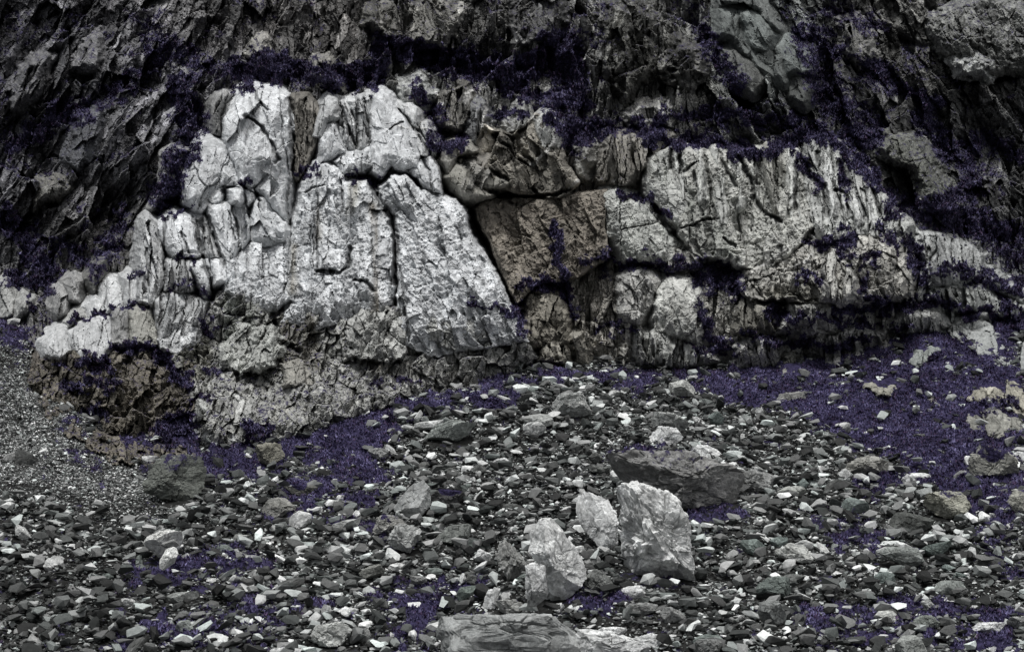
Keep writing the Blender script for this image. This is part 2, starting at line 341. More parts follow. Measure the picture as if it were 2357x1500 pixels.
def relief(U, V, style, seed, ang=0.0):
    global CM
    CM = np.zeros(U.shape); r, tone = relief_(U, V, style, seed, ang); return r, tone*(1-.55*CM)  # tone darkened along cracks: painted shade on top of the real grooves
def relief_(U, V, style, seed, ang=0.0):
    """broken-rock relief in metres (towards the viewer's side of the face) and a patch tone factor"""
    wu = U+14*fbm(U/70, V/70, seed+1, 2)+4*fbm(U/14, V/14, seed+2, 2); wv = V+14*fbm(U/70, V/70, seed+3, 2)+4*fbm(U/14, V/14, seed+4, 2)
    if style == 'smooth':
        a, h = facet(wu, wv, 58, 170, ang, seed, .42, 1.0, .3, .035, .5)
        b, h2 = facet(wu, wv, 24, 62, ang+8, seed+9, .10, .8, .14, .05, .3)
        c, h3 = facet(wu, wv, 8, 16, ang, seed+19, .03, .6)
        c = c+facet(wu, wv, 19, 90, ang-4, seed+51, 0, .15, .16, .03, .45)[0]
        r = a+b+c+.14*fbm(U/30, V/60, seed+5, 5, .6)+.07*fbm(U/5, V/34, seed+6, 3); tone = (.9+.2*r01(h,8))*(.93+.14*r01(h2,8))
    elif style == 'flute':
        a, h = facet(wu, wv, 24, 190, ang, seed, .8, 1.5, .5, .10)
        b, h2 = facet(wu, wv, 10, 70, ang, seed+9, .2, 1.2, .25, .12, .6)
        c, h3 = facet(wu, wv, 6, 14, ang, seed+19, .06, .8)
        r = a+b+c+.09*fbm(U/7, V/50, seed+5, 4, .6); tone = (.75+.45*r01(h,8))*(.85+.3*r01(h2,8))
    elif style == 'apron':
        a, h = facet(wu, wv, 46, 150, ang, seed, .30, .8, .22, .04, .3)
        b, h2 = facet(wu, wv, 20, 44, ang-6, seed+9, .12, 1.1, .10, .06, .3)
        c, h3 = facet(wu, wv, 8, 13, ang-25, seed+19, .07, 1.1)
        c = c+facet(wu, wv, 17, 80, ang, seed+51, 0, .15, .15, .035, .5)[0]
        rd = 1-np.abs(vnoise(wu/46, (wv+.25*wu)/8, seed+6))*4
        r = a+b+c+.05*rd+.14*fbm(U/16, V/18, seed+5, 5, .68)+.05*fbm(U/4, V/20, seed+8, 3); tone = (.85+.3*r01(h2,8))*(.86+.28*r01(h3,8))
    elif style == 'rough':
        a, h = facet(wu, wv, 46, 62, ang, seed, .7, 1.1, .3, .06)
        b, h2 = facet(wu, wv, 19, 30, ang+10, seed+9, .3, 1.5, .15, .08)
        c, h3 = facet(wu, wv, 7, 12, ang, seed+19, .12, 1.4)
        r = a+b+c+.18*fbm(U/14, V/16, seed+5, 5, .65); tone = (.8+.4*r01(h2,8))*(.75+.5*r01(h3,8))
    else:   # block: big broken faces of the back wall
        a, h = facet(wu, wv, 70, 180, ang, seed, 1.1, 1.3, .25, .03, .5)
        b, h2 = facet(wu, wv, 27, 78, ang+6, seed+9, .5, 1.8, .15, .04, .4)
        c, h3 = facet(wu, wv, 11, 27, ang-4, seed+19, .2, 1.5, .08, .08, .4)
        d, h4 = facet(wu, wv, 6, 9, ang, seed+29, .1, 1.3)
        r = a+b+c+d+.12*fbm(U/16, V/20, seed+5, 5, .65); tone = (.5+1.1*r01(h2,8)**1.5)*(.55+1.0*r01(h3,8)**1.5)*(.75+.5*r01(h,8))*(.8+.5*r01(h4,8))
    return r, tone

def qL(*p): return [(300+a/2.325, 184+b/2.325) for a, b in p]
def qR(*p): return [(1360+a/2.941, 260+b/2.941) for a, b in p]
def qC(*p): return [(960+a/4.688, 200+b/4.688) for a, b in p]
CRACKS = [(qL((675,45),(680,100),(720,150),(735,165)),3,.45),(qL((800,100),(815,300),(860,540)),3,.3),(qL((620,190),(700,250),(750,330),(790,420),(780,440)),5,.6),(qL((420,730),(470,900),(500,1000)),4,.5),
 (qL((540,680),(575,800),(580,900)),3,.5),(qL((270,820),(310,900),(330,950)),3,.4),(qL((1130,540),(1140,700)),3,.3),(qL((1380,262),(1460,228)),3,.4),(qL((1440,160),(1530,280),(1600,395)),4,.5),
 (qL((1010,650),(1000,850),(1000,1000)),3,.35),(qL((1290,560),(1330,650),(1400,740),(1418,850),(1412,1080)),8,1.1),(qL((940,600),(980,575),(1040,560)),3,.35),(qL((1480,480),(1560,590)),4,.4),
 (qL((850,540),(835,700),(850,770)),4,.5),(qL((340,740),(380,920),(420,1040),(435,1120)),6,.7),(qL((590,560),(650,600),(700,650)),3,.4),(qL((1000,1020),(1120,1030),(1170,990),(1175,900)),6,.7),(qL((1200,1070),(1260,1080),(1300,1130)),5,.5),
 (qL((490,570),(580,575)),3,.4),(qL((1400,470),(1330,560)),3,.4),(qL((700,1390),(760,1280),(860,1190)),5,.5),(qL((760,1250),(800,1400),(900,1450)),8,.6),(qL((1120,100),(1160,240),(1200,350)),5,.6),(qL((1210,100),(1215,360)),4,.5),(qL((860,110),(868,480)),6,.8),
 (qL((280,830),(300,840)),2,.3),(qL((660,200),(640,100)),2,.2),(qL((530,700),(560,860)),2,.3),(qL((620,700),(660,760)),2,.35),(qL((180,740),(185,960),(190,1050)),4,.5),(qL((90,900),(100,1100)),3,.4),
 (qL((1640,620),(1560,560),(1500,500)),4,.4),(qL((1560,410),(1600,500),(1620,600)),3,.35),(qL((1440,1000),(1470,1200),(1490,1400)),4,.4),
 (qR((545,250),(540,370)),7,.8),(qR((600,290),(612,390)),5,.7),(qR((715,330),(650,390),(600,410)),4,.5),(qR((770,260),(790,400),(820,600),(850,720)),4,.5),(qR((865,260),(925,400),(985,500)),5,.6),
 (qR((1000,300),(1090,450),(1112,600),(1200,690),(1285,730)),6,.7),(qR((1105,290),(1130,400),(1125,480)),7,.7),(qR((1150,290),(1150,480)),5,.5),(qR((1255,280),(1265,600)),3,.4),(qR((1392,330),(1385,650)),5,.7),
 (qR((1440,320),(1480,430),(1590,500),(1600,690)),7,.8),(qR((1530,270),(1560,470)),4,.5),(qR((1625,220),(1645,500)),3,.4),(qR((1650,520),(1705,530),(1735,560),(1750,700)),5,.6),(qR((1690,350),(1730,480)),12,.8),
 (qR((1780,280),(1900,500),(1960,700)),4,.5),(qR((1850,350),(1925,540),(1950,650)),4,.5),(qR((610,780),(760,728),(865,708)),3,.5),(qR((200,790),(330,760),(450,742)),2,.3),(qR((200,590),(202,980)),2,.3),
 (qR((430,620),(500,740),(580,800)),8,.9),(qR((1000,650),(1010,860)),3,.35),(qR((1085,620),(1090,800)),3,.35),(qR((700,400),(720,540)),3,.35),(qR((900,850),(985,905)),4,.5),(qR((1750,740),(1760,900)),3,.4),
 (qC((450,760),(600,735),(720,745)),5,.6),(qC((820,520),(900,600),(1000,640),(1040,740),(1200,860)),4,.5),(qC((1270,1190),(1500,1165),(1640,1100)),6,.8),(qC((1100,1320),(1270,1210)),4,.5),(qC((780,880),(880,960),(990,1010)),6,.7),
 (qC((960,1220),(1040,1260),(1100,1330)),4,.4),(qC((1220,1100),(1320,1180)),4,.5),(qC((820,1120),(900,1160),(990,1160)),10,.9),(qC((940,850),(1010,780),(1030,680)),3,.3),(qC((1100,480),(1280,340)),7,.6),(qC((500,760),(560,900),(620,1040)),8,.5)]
VEINS = [(qR((1080,1090),(1130,1050),(1180,1020),(1290,940),(1400,860),(1500,830)),3),(qR((1300,1060),(1440,1020),(1500,950)),3),(qR((1640,840),(1720,810)),2),(qR((1830,1040),(1920,1000)),2),(qC((1100,440),(1180,390),(1260,320)),4),
 (qC((1230,850),(1310,790),(1390,700),(1500,570)),5),(qC((1640,1090),(1720,1020),(1860,920)),4),(qC((0,480),(60,330)),2),(qC((520,150),(560,60),(620,0)),9),(qC((200,160),(215,40)),5),(qC((700,420),(740,230)),4),(qC((150,200),(300,180)),4),
 (qC((1990,1080),(2120,1020)),3),([(1560,845),(1600,835)],6),([(1640,835),(1675,815),(1695,790)],4),([(1760,785),(1800,758)],3),([(1560,838),(1620,820)],3),([(1690,840),(1730,832)],3),([(1730,825),(1760,812)],6),([(1960,790),(1990,782)],4),([(1945,760),(1950,790)],5),([(2030,740),(2040,765)],3),
 ([(1910,835),(1990,815),(2030,808)],3),([(900,290),(1000,300)],2),([(1120,200),(1125,240)],3),([(905,100),(935,120),(925,150)],7),([(1180,60),(1190,100)],4),([(2085,400),(2125,470)],3)]
def polyd(a, b, P):
    d = np.full(a.shape, 1e9); P = np.array(P, float)
    for i in range(len(P)-1):
        ax, ay = P[i]; ex, ey = P[i+1]-P[i]; t = np.clip(((a-ax)*ex+(b-ay)*ey)/(ex*ex+ey*ey), 0, 1); d = np.minimum(d, np.hypot(a-ax-t*ex, b-ay-t*ey))
    return d
def lines(U, V, data, crack):
    out = np.zeros(U.shape, np.float32); wu = U+5*fbm(U/14, V/14, 111, 3); wv = V+5*fbm(U/14, V/14, 113, 3); mod = .6+.9*(fbm(U/16, V/16, 115, 3)+.5)
    for it in data:
        P = np.array(it[0]); w = it[1]; lo = P.min(0)-w-14; hi = P.max(0)+w+14
        if hi[0] < U.min() or lo[0] > U.max() or hi[1] < V.min() or lo[1] > V.max(): continue
        sel = (U > lo[0]) & (U < hi[0]) & (V > lo[1]) & (V < hi[1])
        if not sel.any(): continue
        d = polyd(wu[sel], wv[sel], P)
        f = sstep(w*1.3*mod[sel], w*.2, d)*(it[2] if crack else 1)*(1 if crack else (.4+.9*(r01(hsh(np.round(wu[sel]/3), np.round(wv[sel]/3), 5), 3))))
        out[sel] = np.maximum(out[sel], f)
    return out
ST = 2.0; U0, V0, NU, NV = -320, -260, 1500, 760
CZ = np.full((NV, NU), 1e6)             # nearest rock surface, for planting heather on it
def grid(u0, u1, v0, v1):
    i0 = max(0, int((u0-U0)//ST)); i1 = min(NU-1, int((u1-U0)//ST)+1); j0 = max(0, int((v0-V0)//ST)); j1 = min(NV-1, int((v1-V0)//ST)+1)
    U, V = np.meshgrid(U0+ST*np.arange(i0, i1+1), V0+ST*np.arange(j0, j1+1)); return U, V, i0, j0
def emit(name, U, V, D, keep, col, moss, mat, i0, j0):
    n0, n1 = U.shape; sub = CZ[j0:j0+n0, i0:i0+n1]; np.minimum(sub, np.where(keep, D, 1e6), out=sub)
    idx = np.full(U.shape, -1); k = keep; idx[k] = np.arange(k.sum())
    q = k[:-1,:-1] & k[1:,:-1] & k[:-1,1:] & k[1:,1:]
    F = np.stack([idx[:-1,:-1][q], idx[1:,:-1][q], idx[1:,1:][q], idx[:-1,1:][q]], -1)
    P = np.stack([sx(U[k])*D[k], D[k], sz(V[k])*D[k]], -1)
    return np_mesh(name, P, F, mat, {'col': np.clip(col[k], 0.01, .8), 'moss': np.clip(moss[k], 0, 1)}), P
def angle_field(U):  # the back wall's joints lean left on the left, right on the right
    return None
def back_cliff():
    U, V, i0, j0 = grid(U0, U0+ST*(NU-1), V0, V0+ST*(NV-1))
    B = lowres(Bs, U, V, 20)
    rl, tl = relief(U, V, 'block', 300, 28); rr, tr = relief(U, V, 'block', 400, -24); rc, tc = relief(U, V, 'block', 500, 2)
    rf, tf = relief(U, V, 'flute', 600, 0); rg, tg = relief(U, V, 'rough', 650, 5)
    wl = sstep(560, 420, U+60*fbm(U/90, V/90, 8, 2))*sstep(620, 480, V); wr = sstep(1560, 1760, U+60*fbm(U/90, V/90, 9, 2))*sstep(560, 440, V)
    wm = sstep(150, 210, V+30*fbm(U/80, V/60, 12, 2))*(1-wl)*(1-wr)
    wlow = sstep(520, 640, V)
    r = rl*wl+rr*wr+(1-wl-wr)*(rc*(1-wm)+wm*((rf*.7+rg*.3)*(1-wlow)+wlow*(.45*rf+.5*rg)))
    tn = tl*wl+tr*wr+(1-wl-wr)*(tc*(1-wm)+wm*((.5*tf+.5*tg)))
    veg = vegmask(U, V)
    big = .8*fbm(U/170, V/130, 21, 3)
    D = B-(r+big)*1.0+.35
    # ledges: stepped profile gives shelves for the heather
    col = tones(U, V)*tn[...,None]
    # traced dark recesses
    for P, dd in (([(1005,360),(1040,400),(1075,450),(1100,500),(1150,600),(1190,690),(1165,690),(1120,620),(1085,540),(1060,470),(1020,430)],4.0),
                  ([(1930,140),(2000,110),(2060,130),(2000,160)],0),([(2190,195),(2300,150),(2357,165),(2357,185),(2240,200)],1.2),([(2060,80),(2130,105),(2060,115)],1.0),
                  ([(2060,390),(2110,380),(2150,470),(2100,480)],1.6),([(2230,430),(2270,420),(2260,480)],1.2),([(1700,600),(1600,590),(1680,640)],.8),
                  ([(100,150),(160,60),(170,100),(100,200)],1.4)):
        D = D+dd*sstep(-8, 14, sdf(U+8*fbm(U/20,V/20,77,2), V+8*fbm(U/20,V/20,78,2), P)) if dd else D
    D = D+lines(U, V, CRACKS, True); vn = np.clip(lines(U, V, VEINS, False), 0, 1); D = D-.06*vn; col = col*(1-vn[...,None])+np.array([.55,.55,.53])*vn[...,None]
    nz = slope_up(U, V, D)
    auto = sstep(.42, .8, nz+.9*fbm(U/60, V/40, 45, 4)-.2)*sstep(900, 780, V)*.52
    moss = np.maximum(veg*1.05+.25*fbm(U/12, V/8, 46, 3)*(veg > .05), auto)
    D = D-.12*np.clip(moss*1.4-.4, 0, 1)
    me, P = emit('cliff', U, V, D, np.ones(U.shape, bool), col, moss, M_dark, i0, j0)
    o = add('cliff', me); props(o, kind='structure')
    return moss
def slope_up(U, V, D):
    """z component of the surface normal, lightly smoothed"""
    h = D.copy(); 
    for _ in range(2): h[1:-1,1:-1] = (h[1:-1,1:-1]*2+h[:-2,1:-1]+h[2:,1:-1]+h[1:-1,:-2]+h[1:-1,2:])/6
    gy = np.gradient(h, axis=0)/(ST*PM); gx = np.gradient(h, axis=1)/(ST*PM)
    return -gy/np.sqrt(1+gx*gx+gy*gy)      # depth falling towards the foot = facing up
MOSS = np.zeros((NV, NU), np.float32)
MOSS[:] = back_cliff()

FLAT = .62
def mass(poly, prot, bulge, edge, style, seed, ang=0, col=(.45,.46,.46), amp=1.0, mat=None, rag=8, lean=0.0, side=0.0, k=.15, name='rock', foot=0.0, gnd=False, tvar=1.0, botopen=False, stain=None, auto=.0):
    P = np.array(poly, float); mg = 30
    U, V, i0, j0 = grid(P[:,0].min()-mg, P[:,0].max()+mg, P[:,1].min()-mg, P[:,1].max()+mg)
    wu = U+rag*1.6*fbm(U/40, V/40, seed+31, 2)+rag*.8*fbm(U/10, V/10, seed+33, 3); wv = V+rag*1.6*fbm(U/40, V/40, seed+35, 2)+rag*.8*fbm(U/10, V/10, seed+37, 3)
    d = sdf(wu, wv, poly)
    B = lowres(Bs, U, V, 20); B = np.minimum(B, lowres(GD, U, V, 20)+.4) if gnd else B; vc = P[:,1].mean(); uc = P[:,0].mean()
    t = np.clip(d/edge, 0, 1); prof = .45*np.sqrt(np.clip(1-(1-t)**2, 0, 1))+.55*t
    r, tn = relief(U, V, style, seed, ang); r = r*amp; tn = 1+(tn-1)*tvar
    hh = (P[:,1].max()-P[:,1].min())/2
    bulge = bulge*FLAT; edge = edge*.62
    prot = np.maximum(prot-foot*sstep(620, 850, V), .5)
    D = B-prot-bulge*prof-r*np.clip(.35+d/12, 0, 1)+lean*(vc-V)/hh+side*(U-uc)/100+np.where(d < 0, -d*k, 0)
    keep = d > -mg+4
    ck = lines(U, V, CRACKS, True); D = D+ck*.9; tn = tn*(1-.5*np.clip(ck*2, 0, 1)); vn = np.clip(lines(U, V, VEINS, False), 0, 1); D = D-.06*vn  # traced cracks cut into the depth, with crack shade also painted into tn
    veg = vegmask(U, V); nz = slope_up(U, V, D)
    moss = veg*1.0+.25*fbm(U/10, V/7, seed+46, 3)*(veg > .05)
    if auto: moss = np.maximum(moss, sstep(.3, .7, nz+.5*fbm(U/40, V/25, seed+45, 3))*auto)
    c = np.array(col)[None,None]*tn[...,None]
    c = c*(1-vn[...,None])+np.array([.58,.58,.56])*vn[...,None]
    if stain is not None:
        for (Q, sc) in stain:
            s = sstep(-10, 14, sdf(U+10*fbm(U/12, V/60, seed+51, 3), V, Q))*(.55+.9*fbm(U/7, V/90, seed+53, 3)+.3); s = np.clip(s, 0, 1)[...,None]
            c = c*(1-s)+np.array(sc)*tn[...,None]*s
    D = D-.08*np.clip(moss*1.4-.4, 0, 1)
    sub = CZ[j0:j0+U.shape[0], i0:i0+U.shape[1]]; fr = keep & (D < sub)
    ms = MOSS[j0:j0+U.shape[0], i0:i0+U.shape[1]]; ms[fr] = moss[fr]
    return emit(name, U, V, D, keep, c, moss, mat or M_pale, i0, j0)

def thing_of(name, label, cat, pieces, group=None):
    """a rock mass made of pieces; each piece is its own mesh under an Empty at the foot"""
    if len(pieces) == 1:
        me, P = pieces[0][1]; loc = Vector((float(P[:,0].mean()), float(P[:,1].mean()), float(P[:,2].min())))
        me.transform(Matrix.Translation(-loc)); o = add(name, me, None, loc); return props(o, label, cat, group)
    allP = np.concatenate([p[1][1] for p in pieces]); loc = Vector((float(allP[:,0].mean()), float(allP[:,1].mean()), float(allP[:,2].min())))
    e = add(name, None, None, loc); e.empty_display_size = .5; props(e, label, cat, group)
    for nm, (me, P) in pieces:
        me.transform(Matrix.Translation(-loc)); me.name = nm; add(nm, me, e)
    return e
PALE = (.56,.575,.585); PALE2 = (.48,.49,.492); GREY = (.29,.292,.288); BRN = (.125,.110,.090); BRG = (.21,.20,.18)
exec_masses = True
# --- left pale buttress
L = []
def LP(nm, pts, prot, bulge, edge, sty, seed, ang=0, col=PALE, amp=.6, lean=.3, rag=4, **k):
    prot = 2.6+(prot-2.6)*.62; lean *= .6; k['k'] = k.pop('kk', .15); L.append((nm, mass(qL(*pts) if pts[0][0] < 5000 else pts, prot, bulge, edge, sty, seed, ang, col, amp, rag=rag, lean=lean, foot=k.pop('foot', 1.9), **k)))
LP('column', [(440,290),(442,140),(470,80),(500,60),(540,80),(505,130),(480,200),(480,300)], 1.5, .5, 10, 'flute', 1001, 4, GREY)
LP('dome', [(490,200),(512,150),(560,108),(598,60),(660,38),(760,50),(835,90),(862,160),(872,310),(862,540),(845,760),(800,740),(760,600),(600,560),(500,330)], 1.9, 1.7, 40, 'smooth', 1002, 4, PALE, .5, .6)
LP('slab', [(500,330),(498,210),(530,165),(570,130),(625,170),(640,225),(720,262),(765,360),(800,430),(790,500),(720,480),(690,545),(650,575),(590,545),(560,450),(520,380)], 3.2, 1.4, 34, 'smooth', 1003, 14, PALE, .45, .9)
LP('slab', [(662,580),(700,540),(722,492),(790,500),(832,560),(846,760),(800,735),(740,650)], 3.4, .8, 16, 'smooth', 1004, 14, PALE, .5, .4)
LP('pillar', [(170,510),(185,400),(235,370),(325,370),(290,440),(280,520),(240,600),(150,660),(120,690)], 1.4, .6, 14, 'flute', 1005, 12, GREY, .7)
LP('pillar', [(285,530),(310,430),(350,340),(370,308),(440,310),(515,355),(552,430),(585,510),(600,570),(500,575),(440,640),(380,700),(300,640)], 3.0, 1.5, 34, 'smooth', 1006, 10, PALE, .5, .7)
LP('knob', [(522,590),(560,568),(604,568),(608,640),(590,668),(540,660)], 3.9, .7, 12, 'smooth', 1007, 0, PALE, .3)
LP('knob', [(608,600),(625,565),(652,590),(664,640),(625,668)], 3.7, .6, 10, 'smooth', 1008, 0, PALE, .3)
LP('knob', [(415,640),(450,590),(480,595),(500,625),(480,660),(430,665)], 3.7, .6, 12, 'smooth', 1009, 0, PALE, .3)
LP('finger', [(405,665),(430,655),(520,648),(560,690),(590,880),(570,920),(545,1010),(500,990),(460,850),(420,730)], 3.6, .9, 18, 'smooth', 1010, -12, PALE, .6)
LP('finger', [(556,670),(605,668),(640,760),(642,850),(600,905),(575,800)], 3.9, .6, 12, 'smooth', 1011, -10, PALE, .5)
LP('finger', [(640,740),(668,650),(690,632),(722,630),(765,690),(832,770),(852,810),(830,870),(700,900),(640,860)], 3.9, 1.0, 22, 'smooth', 1012, -20, PALE, .6)
LP('face', [(500,990),(575,930),(640,865),(760,860),(852,830),(865,1000),(870,1180),(760,1260),(600,1220),(500,1130)], 4.0, .9, 30, 'apron', 1013, 4, PALE, .7)
LP('slab', [(150,800),(180,745),(220,718),(300,735),(345,742),(392,930),(340,952),(250,960),(195,905)], 3.8, .9, 20, 'smooth', 1014, -12, PALE, .6)
LP('slab', [(345,745),(390,728),(440,850),(472,950),(425,962),(395,935)], 3.9, .6, 14, 'flute', 1015, -12, PALE2, .6)
LP('column', [(55,860),(80,760),(100,742),(150,790),(185,960),(195,1060),(150,1150),(110,1205),(60,1180),(50,1000)], 3.6, .9, 20, 'flute', 1016, -2, PALE2, .7)
LP('column', [(185,960),(330,950),(330,1120),(270,1140),(190,1130)], 3.9, .7, 18, 'flute', 1017, 4, PALE2, .7)
LP('block', [(322,985),(350,965),(418,955),(432,1060),(400,1150),(350,1070)], 4.5, .7, 12, 'smooth', 1018, 0, PALE, .5)
LP('block', [(430,955),(500,958),(518,1070),(445,1105)], 4.4, .6, 12, 'smooth', 1019, 0, PALE, .5)
LP('block', [(135,1180),(175,1140),(270,1140),(330,1160),(405,1200),(385,1310),(240,1340),(150,1400)], 4.1, .7, 18, 'flute', 1020, 4, PALE2, .6)
LP('wedge', [(148,1395),(230,1262),(340,1250),(400,1300),(380,1400),(250,1460),(170,1440)], 4.3, .6, 20, 'apron', 1021, 20, PALE2, .7)
LP('recess', [(866,110),(940,92),(1012,160),(1010,300),(950,450),(900,540),(868,520)], 1.5, .5, 16, 'flute', 1022, 0, BRG, .7)
LP('column', [(990,300),(1020,130),(1060,84),(1112,108),(1132,215),(1060,240),(1035,310)], 2.3, .8, 16, 'smooth', 1023, 2, PALE2, .5)
LP('column', [(1108,108),(1155,118),(1212,240),(1206,380),(1130,385),(1120,270)], 2.2, .7, 14, 'flute', 1024, -8, PALE2, .6)
LP('column', [(1010,450),(1020,350),(1045,235),(1092,225),(1125,300),(1165,390),(1100,420)], 2.8, .8, 16, 'smooth', 1025, -6, PALE, .5)
LP('column', [(1165,110),(1200,95),(1300,66),(1306,200),(1290,350),(1215,380),(1212,240)], 2.3, .7, 14, 'flute', 1026, -4, PALE2, .7)
LP('column', [(1425,150),(1440,125),(1500,130),(1552,190),(1545,262),(1500,242),(1450,190)], 2.0, .6, 12, 'smooth', 1027, -16, PALE2, .5)
LP('column', [(1538,262),(1560,235),(1602,230),(1642,345),(1605,395),(1565,310)], 2.1, .6, 12, 'flute', 1028, -16, PALE2, .5)
LP('slab', [(1285,400),(1295,200),(1308,90),(1342,68),(1382,80),(1422,150),(1472,205),(1535,310),(1545,400),(1540,475),(1470,482),(1392,462),(1340,520),(1290,500)], 3.2, 1.4, 30, 'smooth', 1029, -12, PALE, .45, .6)
LP('shard', [(1515,255),(1550,290),(1588,345),(1605,402),(1545,402),(1530,330)], 3.5, .5, 10, 'smooth', 1030, -20, PALE2, .4, kk=.4)
LP('shard', [(1540,415),(1600,402),(1642,465),(1668,615),(1600,606),(1545,545),(1470,485)], 3.7, .8, 18, 'smooth', 1031, -20, PALE, .5, kk=.4)
LP('ledge', [(1090,440),(1140,385),(1210,380),(1290,350),(1300,460),(1240,490),(1190,510),(1140,505)], 3.2, .7, 14, 'rough', 1032, 0, PALE, .5)
LP('apron', [(865,850),(880,740),(925,620),(950,530),(985,468),(1050,448),(1115,480),(1150,540),(1270,540),(1320,600),(1402,740),(1418,880),(1408,1060),(1390,1200),(1300,1290),(1000,1330),(800,1300),(845,1060)], 4.2, 1.6, 56, 'apron', 1033, 2, PALE, .75, .3, rag=5,
   stain=[([(1280,660),(1320,640),(1325,900),(1345,1450),(1290,1450),(1295,900)], (.2,.185,.155)),([(1180,560),(1230,545),(1200,700),(1170,720)],(.27,.26,.21)),([(1005,640),(1020,640),(1010,860),(995,860)],(.25,.23,.19))] and
         [(qL((1278,660),(1320,640),(1325,900),(1345,1450),(1290,1450),(1292,900)), (.19,.175,.15)),(qL((1180,560),(1235,545),(1200,700),(1165,720)),(.28,.27,.22)),(qL((1003,640),(1020,640),(1010,860),(992,860)),(.25,.23,.19)),(qL((860,880),(890,880),(880,1150),(850,1150)),(.33,.31,.26))])
LP('apron', [(1325,640),(1335,570),(1400,508),(1480,515),(1560,590),(1640,620),(1740,648),(1792,720),(1822,840),(1900,960),(1960,1060),(2005,1160),(2060,1260),(2125,1400),(1900,1440),(1600,1480),(1430,1400),(1440,1100),(1425,900),(1405,730)], 4.5, 1.7, 56, 'apron', 1034, -24, PALE, .8, .2, rag=5, kk=.4)
LP('skirt', [(400,1300),(480,1150),(560,1100),(700,1180),(860,1190),(1000,1250),(1200,1230),(1400,1210),(1700,1250),(2060,1260),(2140,1420),(2165,1500),(2000,1600),(1650,1700),(1400,1740),(1200,1830),(760,1960),(420,1960),(300,1700),(180,1460)], 4.0, .8, 26, 'rough', 1035, 10, (.33,.333,.315), 1.0, .3, rag=12, foot=2.3, auto=.4,
   stain=[(qL((760,1240),(1000,1250),(1040,1560),(740,1560)), (.17,.165,.145)),(qL((150,1400),(420,1260),(460,1560),(300,1640)),(.22,.22,.19)),(qL((1280,1200),(1360,1200),(1380,1560),(1290,1560)),(.2,.19,.165)),(qL((500,1150),(700,1180),(660,1440),(480,1440)),(.3,.315,.29))])
LP('block', [(1010,940),(1080,905),(1172,900),(1168,990),(1130,1022),(1060,1000),(1012,1010)], 6.0, .5, 12, 'apron', 1036, 10, PALE, .6)
LP('block', [(480,1420),(560,1330),(760,1290),(840,1380),(800,1500),(620,1580),(490,1540)], 5.1, .7, 24, 'apron', 1037, 30, (.37,.38,.36), .9, rag=14)
LP('block', [(1150,1300),(1280,1220),(1420,1240),(1500,1340),(1440,1480),(1200,1500)], 5.4, .7, 26, 'rough', 1038, 0, (.38,.385,.37), .8, rag=14)
LP('block', [(1560,1240),(1700,1230),(1860,1280),(1900,1380),(1700,1420),(1560,1380)], 5.4, .7, 26, 'rough', 1039, -20, (.40,.405,.39), .8, rag=14)
thing_of('rock_buttress', 'huge pale weathered buttress of domes, slabs and pillars left of the dark cleft', 'rock buttress', L)
# --- lumps at the buttress's foot and the row of pillars to its left
thing_of('rock_outcrop', 'dark brown speckled bank with heather ledges beneath the row of pillars at left', 'rock outcrop', [('p', mass([(95,835),(150,800),(260,795),(380,800),(460,850),(470,960),(440,1060),(260,1060),(130,980),(70,880)], 1.0, .15, 30, 'rough', 1090, 4, (.15,.138,.115), 1.1, rag=26, auto=.36, gnd=True))])
PIL = [([(228,655),(245,641),(269,646),(282,677),(284,712),(245,721),(236,700)], 'pale rounded rock pillar, third tallest in the row left of the big buttress', PALE2),
 ([(279,640),(296,630),(322,634),(334,701),(286,706)], 'pale square-topped rock pillar touching the big buttress, standing over a capped block', PALE2),
 ([(256,722),(270,712),(292,713),(294,790),(258,788)], 'grey-brown upright block with a heather cap, left half of the capped pair', GREY),
 ([(296,716),(310,709),(350,709),(366,792),(304,790)], 'stained grey block with a heather cap, right half of the capped pair', (.3,.3,.275)),
 ([(160,765),(197,735),(253,731),(256,792),(231,830),(184,823),(165,790)], 'wide pale block with branching cracks, largest of the lower left blocks', PALE2),
 ([(100,790),(129,758),(150,758),(158,806),(136,828),(105,818)], 'pale cracked lump at the lower left end of the row beside the gravel', PALE2),
 ([(153,740),(177,718),(202,707),(206,731),(158,752)], 'low grey lump above the block with branching cracks', (.34,.345,.335)),
 ([(194,706),(218,679),(238,700),(240,721),(204,733)], 'pale hump between the rounded pillar and the low grey lump', PALE2),
 ([(119,706),(129,673),(146,662),(158,677),(150,718),(129,725)], 'leaning dark grey pillar, leftmost on the upper row of pillars', GREY),
 ([(152,655),(173,638),(184,650),(178,690),(160,688)], 'slim grey pillar leaning right on the upper row of pillars', GREY),
 ([(200,640),(225,600),(250,590),(240,640),(215,670)], 'narrow slanting grey fin above the rounded pillar', (.2,.2,.19)),
 ([(-10,650),(16,640),(34,690),(33,725),(-10,736)], 'pale upright block cut by the left edge of the picture', (.36,.365,.355)),
 ([(34,695),(50,682),(64,692),(65,713),(36,729)], 'short pale block with a flat crack beside the gravel at far left', (.36,.365,.355))]
for i, (pl, lb, c) in enumerate(PIL):
    thing_of('rock_pillar', lb, 'rock pillar', [('p', mass(pl, 1.1+.2*(i < 6)+.5*(2 <= i <= 5), .9, 16, 'smooth', 1100+i*41, 4, c, .6, rag=4, k=.1))])
